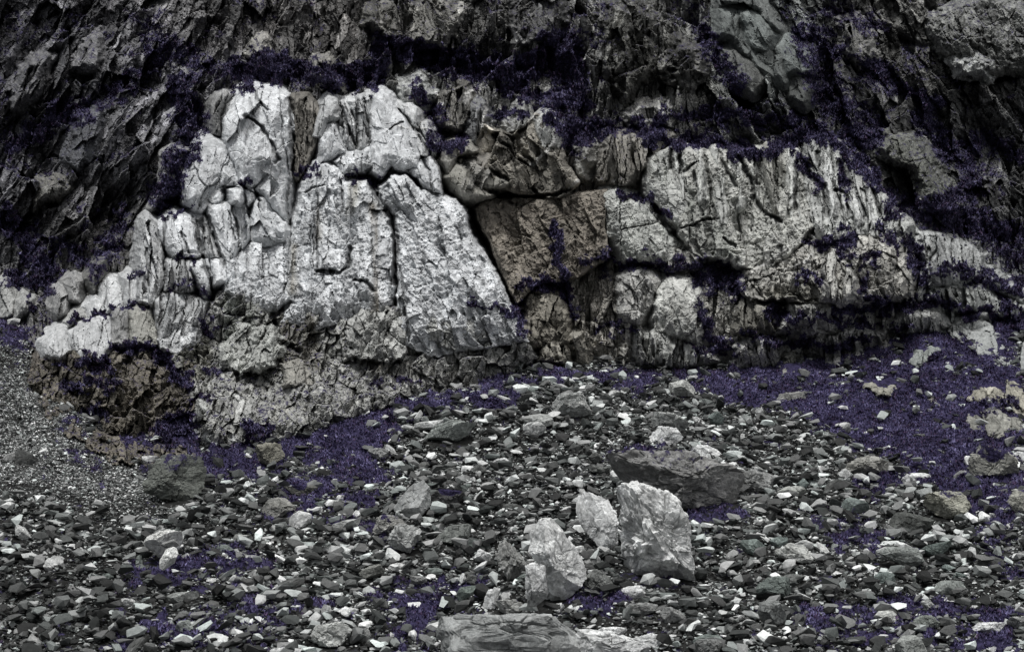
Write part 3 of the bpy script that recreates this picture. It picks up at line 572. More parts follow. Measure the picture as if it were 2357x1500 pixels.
LUMP = [([(440,930),(462,912),(482,925),(485,960),(440,972)],'flute','ribbed pale lump with a dark heather cap under the left buttress',(.36,.37,.355)),
 ([(515,935),(540,902),(575,915),(590,950),(560,985),(520,975)],'rough','tall knobbly pale knoll under the middle of the left buttress',(.40,.405,.39)),
 ([(600,960),(650,910),(720,900),(700,950),(640,1000)],'rough','broad brownish pale knoll to the right of the tall knobbly knoll',(.33,.33,.305)),
 ([(700,930),(760,905),(830,920),(840,950),(760,985),(700,990)],'rough','low jagged pale outcrop at the upper edge of the turf',(.38,.385,.37)),
 ([(430,990),(480,965),(560,975),(640,985),(640,1020),(540,1030),(450,1020)],'rough','spread of broken white rock on the turf below the knobbly knoll',(.46,.47,.465)),
 ([(640,850),(690,830),(708,850),(700,890),(650,895)],'smooth','smooth banded block tucked in the hollow under the buttress',(.27,.265,.24)),
 ([(880,850),(960,835),(1000,850),(1060,840),(1110,850),(1120,880),(1060,900),(900,905),(860,890)],'flute','band of ribbed dark grey rock at the foot of the left buttress',(.17,.17,.16))]
for i, (pl, sty, lb, c) in enumerate(LUMP):
    thing_of('rock_outcrop', lb, 'rock outcrop', [('p', mass(pl, [1.4,1.5,1.3,1.0,.8,2.0,1.2][i], .9, 20, sty, 1700+i*41, 0, c, .7, rag=11, k=.1, gnd=True))])
# --- brown wall in the middle
Lc = []
Lc.append(('slab', mass([(1092,482),(1122,457),(1300,452),(1400,432),(1392,500),(1402,590),(1330,640),(1260,650),(1230,660),(1190,697),(1158,640),(1128,560)], 1.5, .4, 12, 'apron', 1201, -16, (.20,.182,.155), .8, mat=M_pale, rag=4, lean=.1, k=.4)))
Lc.append(('overhang', mass([(1030,402),(1034,350),(1090,330),(1110,290),(1180,310),(1235,262),(1275,255),(1292,310),(1300,370),(1330,420),(1300,458),(1170,440),(1120,455),(1068,455),(1040,430)], 1.9, .5, 24, 'block', 1202, -20, (.24,.228,.2), .6, mat=M_pale, rag=5, k=.4)))
Lc.append(('nose', mass([(1235,275),(1265,255),(1285,270),(1292,320),(1285,345),(1250,350),(1240,310)], 2.7, .6, 20, 'smooth', 1203, 0, (.38,.385,.37), .6, rag=4)))
Lc.append(('block', mass([(1040,400),(1070,370),(1150,385),(1170,420),(1120,440),(1075,455),(1050,435)], 2.6, .5, 18, 'flute', 1204, 24, (.27,.265,.245), .7, rag=5)))
for nm_, pts_, pr_, c_, sd_ in (('block', [(340,975),(430,860),(560,900),(600,1050),(760,1130),(800,1170),(640,1212),(510,1205),(420,1090)], 3.7, (.25,.245,.22), 1210),
    ('block', [(680,940),(760,930),(900,960),(990,1010),(980,1070),(860,1120),(700,1105)], 3.6, (.25,.245,.22), 1211), ('block', [(290,800),(320,660),(440,620),(430,760),(350,940)], 3.3, (.25,.245,.225), 1212),
    ('block', [(660,760),(760,780),(780,900),(700,935),(640,900)], 3.7, (.22,.21,.19), 1213), ('block', [(490,640),(560,620),(640,700),(600,735),(480,740)], 3.4, (.27,.265,.24), 1214)):
    Lc.append((nm_, mass(qC(*pts_), pr_-.7, .5, 12, 'smooth', sd_, 14, c_, .45, rag=3)))
thing_of('rock_wall', 'dark brown recessed rock wall between the two pale buttresses', 'rock wall', Lc)
OUT = [([(925,200),(960,180),(1000,215),(975,250),(930,240)],'smooth','pale angular block above the top right of the left buttress',(.36,.37,.36),1.4),
 ([(1010,245),(1030,210),(1070,195),(1085,260),(1060,290),(1020,280)],'flute','rounded dark outcrop ringed with white streaks',(.2,.195,.18),1.4),
 ([(1180,300),(1190,240),(1210,228),(1232,270),(1236,300)],'flute','pale twin-pointed pinnacle above the brown wall',(.38,.385,.37),1.7),
 ([(1085,330),(1088,240),(1110,250),(1112,300),(1100,340)],'flute','thin dark grey fin left of the pale twin pinnacle',(.22,.225,.225),1.8),
 (qC((1725,760),(1750,650),(1795,570),(1850,640),(1862,800),(1810,945),(1740,900)),'smooth','small pale tongue of rock hanging right of the brown wall',(.32,.32,.30),2.0),
 ([(1385,420),(1390,330),(1400,312),(1470,308),(1540,310),(1530,350),(1480,395),(1440,430)],'flute','cluster of slender light brown pinnacles between brown wall and right buttress',(.27,.26,.235),1.6),
 ([(1440,265),(1480,240),(1540,245),(1540,285),(1450,285)],'flute','long light ribbed ledge under the dark upper columns',(.34,.34,.325),1.0),
 ([(1250,230),(1300,225),(1320,300),(1260,300)],'rough','speckled broken crag below the heather patch at top centre',(.16,.16,.15),1.0),
 ([(590,110),(600,95),(612,130),(618,165),(595,160)],'flute','little pale spike rising from the heather above the dome',(.33,.325,.30),1.2),
 ([(728,180),(738,147),(765,160),(780,195),(740,200)],'smooth','pair of leaning grey blocks in the heather shelf',(.28,.275,.255),2.2),
 ([(180,150),(195,110),(226,88),(228,130),(215,150)],'smooth','lit grey flake standing out of the dark cliff at upper left',(.19,.19,.195),1.6),
 ([(30,230),(60,160),(110,130),(80,210),(40,250)],'flute','long slanting grey slab at the far upper left',(.16,.16,.165),1.4),
 ([(160,370),(190,280),(225,250),(225,360),(180,385)],'smooth','smooth dark blue-grey slab on the left cliff',(.105,.108,.118),1.6),
 ([(90,430),(150,410),(160,440),(80,460)],'rough','low light ledge on the left cliff below the blue-grey slab',(.17,.168,.155),1.4)]
for i, (pl, sty, lb, c, pr) in enumerate(OUT):
    thing_of('rock_outcrop', lb, 'rock outcrop', [('p', mass(pl, pr*.75, .45, 14, sty, 2000+i*43, (28 if i > 9 else 0), tuple(q*.9 for q in c), .8, mat=(M_dark if c[0] < .2 else M_pale), rag=10, k=.08, auto=.3))])
# --- right pale buttress
R_ = []
R_.append(('bulge', mass(qR((360,440),(375,340),(430,290),(520,250),(545,400),(600,470),(660,560),(640,700),(600,775),(540,700),(420,600),(370,530)), 2.0, 1.0, 22, 'apron', 1305, -8, (.41,.42,.40), .6, rag=4, lean=.4)))
R_.append(('face', mass([(1484,420),(1500,370),(1520,345),(1560,333),(1640,352),(1720,350),(1800,342),(1838,372),(1850,430),(1870,520),(1840,570),(1760,620),(1690,610),(1610,590),(1560,545),(1500,490)], 1.5, 1.0, 40, 'apron', 1301, -6, (.42,.425,.40), .9, rag=8, lean=.35,
   stain=[([(1740,350),(1800,345),(1830,420),(1760,460),(1745,420)], (.27,.275,.25)),([(1550,420),(1640,440),(1700,600),(1600,590)],(.27,.28,.26))])))
for i, (u, v, w, h2) in enumerate([(1560,335,38,130),(1605,350,34,110),(1650,345,40,170),(1692,345,30,130),(1730,350,30,110),(1775,340,44,140),(1822,345,30,180)]):
    R_.append(('column', mass([(u-w*.45,v+20),(u-w*.2,v-4),(u+w*.25,v+2),(u+w*.5,v+30),(u+w*.75,v+h2),(u+w*.1,v+h2+14),(u-w*.3,v+h2*.7)], 1.75+.25*(i % 2), .7, 12, 'flute', 1310+i*37, -6, (.44,.45,.43) if i != 5 else (.29,.29,.265), .5, rag=4, lean=.3)))
R_.append(('face', mass([(1850,420),(1858,320),(1890,308),(1935,330),(1975,370),(2000,400),(2040,460),(2062,500),(2100,520),(2080,560),(1990,540),(1900,560),(1865,540)], 1.5, .8, 36, 'flute', 1302, -10, (.42,.43,.415), .8, rag=6, lean=.3)))
for i, (u, v, w, h2) in enumerate([(1868,320,24,120),(1900,335,26,160),(1935,370,28,120),(1965,385,26,130),(1995,410,22,110)]):
    R_.append(('column', mass([(u-w*.45,v+20),(u-w*.1,v-6),(u+w*.3,v+4),(u+w*.6,v+40),(u+w*1.2,v+h2),(u+w*.4,v+h2+10),(u-w*.1,v+h2*.6)], 1.6+.25*(i % 2), .7, 10, 'flute', 1350+i*37, -14, (.45,.46,.45), .5, rag=4, lean=.4)))
R_.append(('lower_face', mass([(1700,650),(1720,625),(1760,605),(1850,560),(1930,545),(2010,535),(2075,555),(2112,620),(2098,670),(2050,690),(1990,700),(1930,690),(1880,700),(1800,680),(1730,690)], 1.5, .7, 26, 'rough', 1303, -12, (.36,.355,.33), .9, rag=10,
   stain=[([(1740,660),(1900,650),(1880,700),(1760,690)],(.2,.195,.17))])))
R_.append(('rib', mass([(1885,690),(1890,600),(1920,580),(1960,590),(1975,680),(1945,700)], 2.2, .5, 16, 'flute', 1304, -4, (.42,.42,.395), .8, rag=7)))
thing_of('rock_buttress', 'broad pale buttress topped with ribbed columns under heather on the right', 'rock buttress', R_)
R2 = [([(1386,480),(1392,445),(1412,436),(1445,452),(1490,475),(1530,520),(1556,560),(1558,600),(1500,604),(1430,592),(1402,540)],'apron','pale tooth-shaped slab leaning at the left side of the right buttress',(.36,.37,.35),2.8,30),
 ([(1508,720),(1515,680),(1540,642),(1575,642),(1600,680),(1616,740),(1604,782),(1560,770),(1515,765)],'apron','pale cone-shaped lump standing below the right buttress',(.38,.385,.365),2.4,26),
 ([(1435,700),(1430,640),(1450,622),(1500,625),(1520,650),(1500,700),(1470,740),(1440,740)],'rough','knobbly white and grey crag left of the cone-shaped lump',(.34,.34,.325),1.6,20),
 ([(1460,800),(1470,750),(1530,770),(1600,800),(1650,830),(1560,845),(1480,840)],'flute','ribbed pale rocks spilling onto the turf below the cone-shaped lump',(.33,.335,.32),1.2,18),
 ([(1200,790),(1215,690),(1240,660),(1290,680),(1310,760),(1330,800),(1280,800)],'rough','speckled brown crag at the foot of the dark cleft',(.18,.17,.145),1.8,26),
 ([(1240,830),(1250,780),(1340,770),(1350,835),(1300,842)],'flute','brown and pale striped block on the edge of the turf mound',(.25,.24,.21),1.6,18),
 ([(1700,560+150),(1720,690),(1780,700),(1790,760),(1740,780),(1700,760)],'flute','dim brown pillar stack under the lower face of the right buttress',(.18,.175,.155),1.2,18),
 ([(2110,560),(2115,535),(2200,545),(2260,590),(2250,640),(2150,660),(2130,620)],'flute','ribbed grey knoll with a turf cap right of the right buttress',(.33,.34,.335),1.8,24),
 ([(2140,690),(2150,665),(2260,660),(2357,700),(2420,740),(2357,745),(2200,705)],'flute','low ribbed rock step running to the right edge',(.27,.28,.27),1.5,14),
 ([(2260,610),(2330,650),(2420,700),(2420,730),(2340,690),(2260,655)],'rough','slanting broken rib near the right edge above the turf',(.27,.28,.275),1.6,14),
 ([(2175,760),(2210,735),(2260,735),(2330,765),(2390,810),(2390,880),(2330,850),(2290,830),(2230,800)],'smooth','jointed greenish-grey dome of blocks at the right edge',(.25,.26,.255),2.0,26),
 ([(2255,600+290),(2310,868),(2357,890),(2390,930),(2357,960),(2280,935),(2220,920)],'rough','speckled tan outcrop on the turf at the right edge',(.27,.26,.22),2.0,20),
 ([(2115,925),(2140,905),(2175,915),(2180,945),(2130,955)],'rough','small speckled tan knob in the turf',(.27,.26,.22),3.0,16),
 ([(2210,950),(2260,940),(2340,955),(2357,990),(2300,1010),(2230,990)],'rough','dark jointed outcrop just below the speckled tan outcrop',(.2,.2,.18),4.0,16),
 ([(1785,870),(1800,825),(1830,815),(1850,850),(1830,880)],'rough','small heather-capped brown bluff on the upper turf',(.2,.2,.18),1.8,16),
 ([(2090,850-20),(2110,800),(2150,790),(2170,800),(2150,830),(2110,845)],'smooth','rounded green-grey rock half sunk in the upper turf',(.2,.215,.205),1.6,16)]
R2 += [([(1700,850),(1690,800),(1740,770),(1800,790),(1790,850)],'flute','jagged grey ledge with white streaks low on the right of the mound',(.3,.3,.29),1.0,12),
 ([(1860,835),(1870,785),(1960,760),(2040,770),(2060,800),(1960,830)],'flute','dark ledge striped with white quartz under the right buttress',(.27,.27,.26),1.0,12),
 ([(1800,760),(1820,700),(1900,690),(1960,720),(1940,760),(1860,775)],'rough','broken grey step directly beneath the lower face of the right buttress',(.3,.3,.285),1.4,16),
 ([(2050,760),(2080,715),(2160,715),(2190,750),(2120,775)],'flute','low ribbed hump between turf bands at the right',(.3,.305,.295),1.0,12),
 ([(2230,725),(2290,705),(2357,735),(2400,770),(2340,765)],'smooth','smooth tilted slab near the right edge above the jointed dome',(.26,.265,.26),1.0,12),
 ([(1980,900),(2000,878),(2060,880),(2070,900),(2020,912)],'rough','flat tan slab flush with the right turf',(.26,.255,.22),.6,10),
 ([(1500,600),(1510,570),(1560,560),(1620,590),(1610,620),(1540,625)],'rough','small broken lip under the tooth-shaped slab',(.3,.3,.28),2.4,12)]
for i, (pl, sty, lb, c, pr, ed) in enumerate(R2):
    thing_of('rock_outcrop', lb, 'rock outcrop', [('p', mass(pl, pr*.5 if i < 7 else (pr*.6 if i < 10 else .7), .9, ed, sty, 2700+i*43, -6, tuple(q*1.12 for q in c), .65, rag=8, k=.09, gnd=i >= 3))])
def qU(*p): return [(1557+a/2.941, b/2.941) for a, b in p]
GS = []
for n_, (pts_, pr_, c_) in enumerate([([(300,70),(330,50),(400,42),(422,110),(385,240),(310,215)],1.3,(.15,.163,.158)),([(428,85),(520,68),(605,130),(665,250),(600,330),(520,300),(445,140)],1.6,(.165,.182,.176)),
     ([(372,262),(430,180),(492,205),(503,300),(470,342)],1.2,(.14,.152,.148)),([(500,320),(560,300),(655,290),(722,380),(733,560),(640,500),(560,440)],1.5,(.12,.13,.126)),([(700,330),(740,260),(800,300),(892,370),(902,475),(760,480)],1.7,(.155,.17,.165)),
     ([(755,480),(900,478),(922,600),(870,700),(780,640)],1.2,(.10,.106,.102)),([(280,-80),(560,-80),(640,60),(690,200),(640,170),(560,70),(430,45),(300,30)],1.5,(.15,.16,.155)),([(310,340),(380,330),(560,460),(590,540),(520,620),(400,560)],1.0,(.125,.13,.125))]):
    GS.append(('slab', mass(qU(*pts_), pr_, .6, 20, 'smooth', 3400+n_*17, -24, c_, .6, rag=4, k=.06, lean=.3)))
thing_of('rock_outcrop', 'smooth grey-green jointed slabs high on the right side', 'rock outcrop', GS)
# --- upper right and top
UP = [([(2030,340),(2060,315),(2105,322),(2145,370),(2196,468),(2180,492),(2150,470),(2115,400),(2060,350)],'smooth','dark leaning fin with an overhang beneath it right of the right buttress',(.13,.135,.12),3.0,22,-24),
 ([(1940,60),(1975,55),(2000,130),(1980,140),(1950,110)],'flute','narrow grey pillar near the top right corner',(.2,.2,.19),1.8,16,-10),
 ([(2140,60),(2200,10),(2300,0),(2357,30),(2420,100),(2420,150),(2330,150),(2260,170),(2180,120)],'rough','light grey overhanging crag in the top right corner',(.21,.215,.205),2.2,36,-30),
 ([(2200,145),(2240,130),(2290,150),(2270,165),(2210,165)],'rough','pale shelf lip under the overhanging crag',(.33,.34,.33),3.2,12,0),
 ([(1390,40),(1420,0),(1440,-20),(1500,40),(1490,170),(1440,220),(1400,160)],'block','tall brown-grey faceted column at top centre',(.115,.115,.105),1.6,26,0),
 ([(1530,150),(1560,100),(1600,120),(1615,160),(1580,190)],'block','dark undercut nose right of the tall faceted column',(.13,.13,.12),2.2,20,0),
 ([(850,60),(855,10),(980,0),(1060,30),(1020,90),(930,90)],'block','stacked light brown blocks along the top edge left of centre',(.17,.168,.155),1.4,20,0),
 ([(1190,40),(1200,-10),(1290,-10),(1300,40),(1260,80),(1200,90)],'block','broken grey corner blocks at the top edge right of centre',(.11,.11,.108),1.8,24,0)]
for i, (pl, sty, lb, c, pr, ed, an) in enumerate(UP):
    thing_of('rock_outcrop', lb, 'rock outcrop', [('p', mass(pl, pr*.8, .7, ed*.7, sty, 3500+i*43, an, c, .8, mat=M_dark if c[0] < .17 else M_pale, rag=13, k=.07, auto=.35))])

# ------------------------------------------------------------------ boulders
def ico(n):
    bm = bmesh.new(); bmesh.ops.create_icosphere(bm, subdivisions=n, radius=1)
    v = np.array([x.co[:] for x in bm.verts]); f = np.array([[q.index for q in x.verts] for x in bm.faces]); bm.free(); return v, f
ICO = {n: ico(n) for n in (4, 5, 6)}
def boulder_mesh(outl, m_px, thick, seed, col, n=6, cuts=12, rough=1.0, strata=None, moss_top=0.0, mat=None):
    """closed rock body: an outline (px, y up, centred) gives the front silhouette, planes cut its faces, 3-D noise breaks them"""
    rng = np.random.RandomState(seed); d, F = ICO[n]; th = np.arctan2(d[:,2], d[:,0])
    P = np.array(outl, float); tt = np.linspace(-math.pi, math.pi, 241); R = np.zeros(241)
    for k, t in enumerate(tt):
        c, s = math.cos(t), math.sin(t); best = 1e-3
        for i in range(len(P)):
            a = P[i]; e = P[(i+1) % len(P)]-a; den = c*e[1]-s*e[0]
            if abs(den) < 1e-9: continue
            rr = (a[0]*e[1]-a[1]*e[0])/den; uu = (a[0]*s-a[1]*c)/den
            if rr > 0 and 0 <= uu <= 1: best = max(best, rr)
        R[k] = best
    Rt = np.interp(th, tt, R)*m_px; rho = np.hypot(d[:,0], d[:,2])
    size = R.mean()*m_px; c = rho**.62
    p = np.stack([np.cos(th)*Rt*c, np.sign(d[:,1])*np.abs(d[:,1])**.8*thick*size, np.sin(th)*Rt*c], -1)
    for k in range(cuts):
        nrm = rng.normal(size=3)*np.array([.9, 1, .8]); nrm[1] = -abs(nrm[1])-.15; nrm /= np.linalg.norm(nrm)
        h = (p@nrm).max()*rng.uniform(.48, .82); ex = np.maximum(0, p@nrm-h); p = p-ex[:,None]*nrm*.97
    q = p/size
    f1, f2, hh, bx, by, bz = vor3(q[:,0]*2.3+seed, q[:,1]*2.3, q[:,2]*2.3, seed)
    g1, g2, h2, cx, cy, cz = vor3(q[:,0]*6+seed, q[:,1]*6, q[:,2]*6, seed+3)
    off = rough*size*(.12*(r01(hh,4)-.5)+.20*((r01(hh,5)-.5)*bx+(r01(hh,6)-.5)*bz)+.055*(r01(h2,4)-.5)+.11*((r01(h2,5)-.5)*cx+(r01(h2,6)-.5)*cz))
    off -= rough*size*.09*np.clip(1-(f2-f1)/.06, 0, 1)
    w = .05
    for o in range(4):
        s_ = 3.0*2**o; off = off+rough*size*w*vnoise3(q[:,0]*s_+9, q[:,1]*s_, q[:,2]*s_, seed+o)*1.1; w *= .6
    e1, e2, h3, ex_, ey_, ez_ = vor3(q[:,0]*14+seed, q[:,1]*14, q[:,2]*14, seed+5)
    off += rough*size*(.02*(r01(h3,4)-.5)+.045*((r01(h3,5)-.5)*ex_+(r01(h3,6)-.5)*ez_)-.02*np.clip(1-(g2-g1)/.08, 0, 1)*(r01(h2,9) > .4))
    if strata:
        a = math.radians(strata[0]); ax = -q[:,0]*math.sin(a)+q[:,2]*math.cos(a)+.3*q[:,1]+.12*vnoise3(q[:,0]*2, q[:,1]*2, q[:,2]*2, seed+20)+.03*vnoise3(q[:,0]*9, q[:,1]*9, q[:,2]*9, seed+23)
        for fr, am in ((strata[1]*.7, .08), (strata[1]*1.9, .02)):
            kk = np.floor(ax*fr); tt_ = ax*fr-kk; off = off+size*am*(r01(hsh(kk, kk*0, seed+21), 2)-.5)-size*am*.5*np.clip(1-tt_/.12, 0, 1)
    rad = p/np.maximum(np.linalg.norm(p, axis=1), 1e-6)[:,None]
    p = p+rad*off[:,None]
    for ax_, (lo_, hi_) in ((0, (P[:,0].min(), P[:,0].max())), (2, (P[:,1].min(), P[:,1].max()))):
        a0, a1 = p[:,ax_].min(), p[:,ax_].max(); p[:,ax_] = (p[:,ax_]-a0)/(a1-a0)*(hi_-lo_)*m_px+lo_*m_px
    tone = (.78+.44*r01(hh,8))*(.82+.36*r01(h2,8))*(1-.5*np.clip(1-(f2-f1)/.05, 0, 1))
    up = rad[:,2]
    moss = np.clip(moss_top*sstep(.45, .85, up+.4*vnoise3(q[:,0]*3, q[:,1]*3, q[:,2]*3, seed+40)), 0, 1)
    return np_mesh('boulder', p, F, mat or M_bld, {'col': np.array(col)[None]*tone[:,None], 'moss': moss})
BPOS = []
NAMED = []
def boulder(outline, label, col=(.3,.3,.29), thick=.8, seed=1, name='boulder', cat='boulder', dy=0.0, **kw):
    P = np.array(outline, float); u0, v0 = P.min(0); u1, v1 = P.max(0); uc = (u0+u1)/2; vb = v1-.02*(v1-v0)
    D = hit(uc, vb); D += dy; m_px = D*KP; vc = (v0+v1)/2; size = (u1-u0+v1-v0)/4*m_px
    Dc = D+size*thick*.2
    m_px = Dc*KP
    lo = [(u-uc, vc-v) for u, v in outline]
    me = boulder_mesh(lo, m_px, thick, seed, col, **kw)
    o = add(name, me, None, (sx(uc)*Dc, Dc, sz(vc)*Dc)); props(o, label, cat)
    BPOS.append((sx(uc)*Dc, Dc, (u1-u0)/2*m_px)); NAMED.append((uc, vc, label)); return o
def box(u0, v0, u1, v1, seed, squ=.55):
    """irregular outline filling a traced box"""
    r = np.random.RandomState(seed); n = 9; a = np.sort((np.arange(n)+r.uniform(-.3, .3, n))/n*2*math.pi); out = []
    for t in a:
        c, s = math.cos(t), math.sin(t); k = (abs(c)**2.6+abs(s)**2.6)**(-1/2.6)*r.uniform(.86, 1.04)
        out.append(((u0+u1)/2+c*k*(u1-u0)/2, (v0+v1)/2+s*k*(v1-v0)/2))
    return out
LG = (.58,.59,.585); MG = (.22,.225,.22); DG = (.13,.135,.13); GN = (.17,.20,.19); WH = (.55,.56,.55)
boulder([(1402,1090),(1405,1050),(1430,1037),(1500,1040),(1560,1035),(1620,1060),(1680,1090),(1725,1135),(1722,1165),(1660,1180),(1570,1175),(1480,1120),(1410,1110)], 'long dark folded boulder lying behind the tall split rock', (.21,.21,.205), .8, 11, n=6, strata=(-28,7), rough=1.0, moss_top=.35, dy=-.2)
boulder([(1665,1095),(1700,1078),(1780,1082),(1788,1110),(1775,1140),(1720,1135)], 'grey layered block touching the right end of the long dark boulder', MG, .8, 12, strata=(-15,10), dy=.6)
boulder([(1590,1040),(1610,1022),(1650,1025),(1672,1055),(1660,1080),(1600,1075)], 'rounded pale boulder resting above the long dark boulder', LG, .8, 13, dy=1.5)
boulder([(1423,1118),(1440,1108),(1480,1106),(1520,1125),(1560,1165),(1582,1200),(1590,1240),(1606,1290),(1590,1350),(1530,1352),(1420,1320),(1420,1220)], 'tallest pale boulder, an upright layered slab split from its left neighbour', (.62,.63,.62), .8, 14, n=6, strata=(-22,6), rough=.8, cuts=10)
boulder([(1326,1135),(1425,1132),(1424,1200),(1420,1290),(1395,1270),(1365,1230),(1345,1200)], 'pale wedge-shaped slab standing left of the tallest boulder', LG, .6, 15, n=6, strata=(70,7), rough=.6, dy=1.2)
boulder([(1225,1215),(1245,1192),(1272,1192),(1310,1235),(1345,1290),(1352,1330),(1330,1350),(1318,1370),(1270,1400),(1215,1395),(1250,1300),(1222,1270)], 'pointed pale boulder with a sharp ridge down its right face', (.64,.65,.64), .9, 16, n=6, cuts=14, rough=.6)
boulder([(1208,1310),(1225,1295),(1255,1310),(1262,1370),(1240,1402),(1212,1390)], 'narrow cracked slab leaning on the left foot of the pointed boulder', LG, .6, 17, rough=.8, dy=-1.0)
boulder([(1140,1265),(1155,1242),(1190,1265),(1216,1300),(1214,1330),(1180,1345),(1165,1320),(1145,1300)], 'grey shard with ragged edge just left of the pointed boulder', (.28,.285,.275), .6, 18, rough=1.1, strata=(50,8), dy=.5)
boulder([(1340,1325),(1365,1310),(1400,1320),(1422,1350),(1415,1382),(1350,1375)], 'dark rounded boulder in the shade right of the pointed boulder', (.14,.145,.14), .8, 19, dy=.5)
boulder([(1000,1440),(1020,1418),(1100,1412),(1240,1414),(1310,1416),(1362,1425),(1365,1455),(1340,1480),(1320,1530),(1040,1530),(1012,1490),(1000,1465)], 'very long flat-topped slab lying across the bottom of the picture', (.3,.31,.305), .5, 20, n=6, rough=.5, cuts=9)
boulder([(1322,1480),(1335,1450),(1400,1462),(1480,1490),(1500,1530),(1330,1530)], 'pale sloping rock beside the right end of the long flat-topped slab', LG, .7, 21, rough=.9)
boulder([(905,1170),(925,1140),(950,1115),(975,1104),(990,1120),(992,1160),(975,1185),(945,1192),(912,1185)], 'smooth egg-shaped grey boulder left of the middle', (.33,.34,.335), .8, 22, rough=.45, cuts=5)
boulder([(990,1140),(1010,1125),(1050,1130),(1070,1150),(1050,1168),(1005,1168)], 'low black boulder with a turf cap right of the egg-shaped boulder', (.09,.09,.09), .8, 23, moss_top=.9)
boulder([(856,1200),(880,1183),(915,1188),(936,1205),(925,1225),(880,1235),(860,1222)], 'mossy-topped rough grey boulder under the egg-shaped boulder', (.29,.29,.275), .8, 24, moss_top=.5)
boulder([(890,1250),(910,1215),(940,1205),(970,1215),(972,1250),(950,1278),(915,1268)], 'crinkled pale boulder, the lower of the two below the egg-shaped boulder', (.42,.43,.42), .8, 25, rough=1.3)
boulder([(1000,1240),(1030,1212),(1080,1205),(1085,1225),(1060,1240),(1020,1255)], 'dark flat block with a straight front edge in the middle of the scree', (.17,.18,.17), .9, 26, cuts=10, rough=.5)
boulder([(1270,945),(1285,915),(1310,903),(1345,905),(1362,930),(1360,958),(1310,962),(1275,952)], 'large flat-bottomed boulder with an overhang near the top of the scree', (.33,.34,.33), .9, 27, cuts=8, rough=.6, strata=(12,7))
boulder([(1202,985),(1215,972),(1240,970),(1258,990),(1252,1006),(1220,1004)], 'bright angular block below the overhanging boulder', (.5,.51,.5), .8, 28, cuts=12, rough=.5)
boulder([(1195,965),(1230,952),(1268,952),(1276,975),(1250,985)], 'flat grey slab between the overhanging boulder and the bright angular block', (.3,.31,.3), .9, 29, cuts=8, rough=.5)
boulder([(975,1010),(1010,978),(1050,964),(1095,975),(1080,1000),(1040,1020),(1000,1022)], 'wide tilted green-grey slab at the upper left of the scree mound', (.25,.27,.255), .9, 30, rough=.5, strata=(20,8))
boulder([(948,992),(975,972),(1015,966),(1020,978),(990,995)], 'thin white slab propped on the left of the tilted green-grey slab', WH, .9, 31, rough=.4)
boulder([(1540,905),(1548,880),(1575,873),(1603,890),(1600,910),(1560,915)], 'pale rounded boulder alone near the top right of the scree mound', (.42,.43,.41), .8, 32, rough=.8)
boulder([(1500,960),(1520,946),(1560,950),(1590,970),(1580,1000),(1520,985)], 'grey hump, upper one of the two stacked above the long dark boulder', (.3,.31,.3), .8, 33)
boulder([(1492,1000),(1505,980),(1550,982),(1575,1010),(1565,1038),(1500,1035)], 'pale knobbly boulder touching the left top of the long dark boulder', LG, .8, 34, rough=1.1, dy=.5)
boulder([(1630,955),(1650,945),(1668,960),(1660,980),(1635,975)], 'small green-grey cube-like block right of the stacked humps', GN, .8, 35, cuts=10, rough=.5)
boulder([(328,1260),(345,1232),(380,1218),(410,1222),(418,1250),(395,1275),(370,1290),(335,1290)], 'big pale rounded boulder alone on the left of the scree', (.58,.59,.57), .8, 36, rough=.6, cuts=6, dy=-.5)
boulder([(370,1262),(405,1258),(410,1275),(400,1300),(380,1312),(364,1302)], 'pale upright block leaning in front of the big rounded boulder at left', (.6,.61,.59), .7, 37, rough=.5, cuts=9, dy=-1.7)
boulder([(368,1250),(400,1240),(412,1252),(400,1262),(372,1262)], 'thin grey slab wedged on top of the pale upright block', MG, .8, 38, rough=.5, dy=-2.2)
boulder([(600,1165),(625,1145),(665,1145),(685,1165),(680,1188),(640,1195),(605,1180)], 'rounded dark grey boulder at the edge of the left turf', (.24,.24,.225), .8, 39, strata=(10,9))
boulder([(650,1135),(660,1120),(720,1115),(732,1130),(715,1150),(670,1150)], 'turf-capped dark boulder just above the rounded dark grey one', (.13,.13,.12), .8, 40, moss_top=1)
boulder([(1705,1260),(1715,1243),(1745,1240),(1766,1262),(1764,1282),(1720,1278)], 'smooth green-grey boulder right of the tallest boulder', (.19,.225,.21), .85, 41, cuts=9, rough=.35)
boulder([(1785,1265),(1810,1262),(1830,1250),(1875,1262),(1878,1285),(1840,1300),(1800,1290)], 'white broken boulder with a dark notch in the right of the scree', (.46,.47,.45), .8, 42, rough=1.2)
boulder([(2050,1195),(2065,1180),(2100,1182),(2150,1195),(2155,1212),(2110,1228),(2055,1222)], 'black-fronted flat boulder on the right of the scree', (.09,.095,.09), .9, 43, cuts=9, rough=.5)
boulder([(2018,1268),(2060,1258),(2115,1262),(2128,1290),(2110,1305),(2060,1290)], 'long double-decked grey slab right of the white broken boulder', (.22,.235,.225), .8, 44, strata=(-8,6), rough=.6)
boulder([(2118,1275),(2140,1255),(2190,1243),(2192,1265),(2160,1285)], 'dark green slab tilting up to the right beside the double-decked slab', (.13,.155,.145), .8, 45, rough=.5)
boulder([(1950,1080),(1965,1055),(2010,1048),(2050,1065),(2048,1085),(2000,1095)], 'mottled boulder above the little turf patch on the right', (.27,.27,.25), .8, 46, rough=1.0)
boulder([(1926,1090),(1945,1077),(1962,1090),(1955,1103),(1935,1100)], 'small bright diamond-shaped stone left of the mottled boulder', WH, .7, 47, rough=.4)
boulder([(2075,1105),(2090,1090),(2110,1105),(2112,1120),(2085,1120)], 'small pale cracked stone right of the little turf patch', LG, .7, 48)
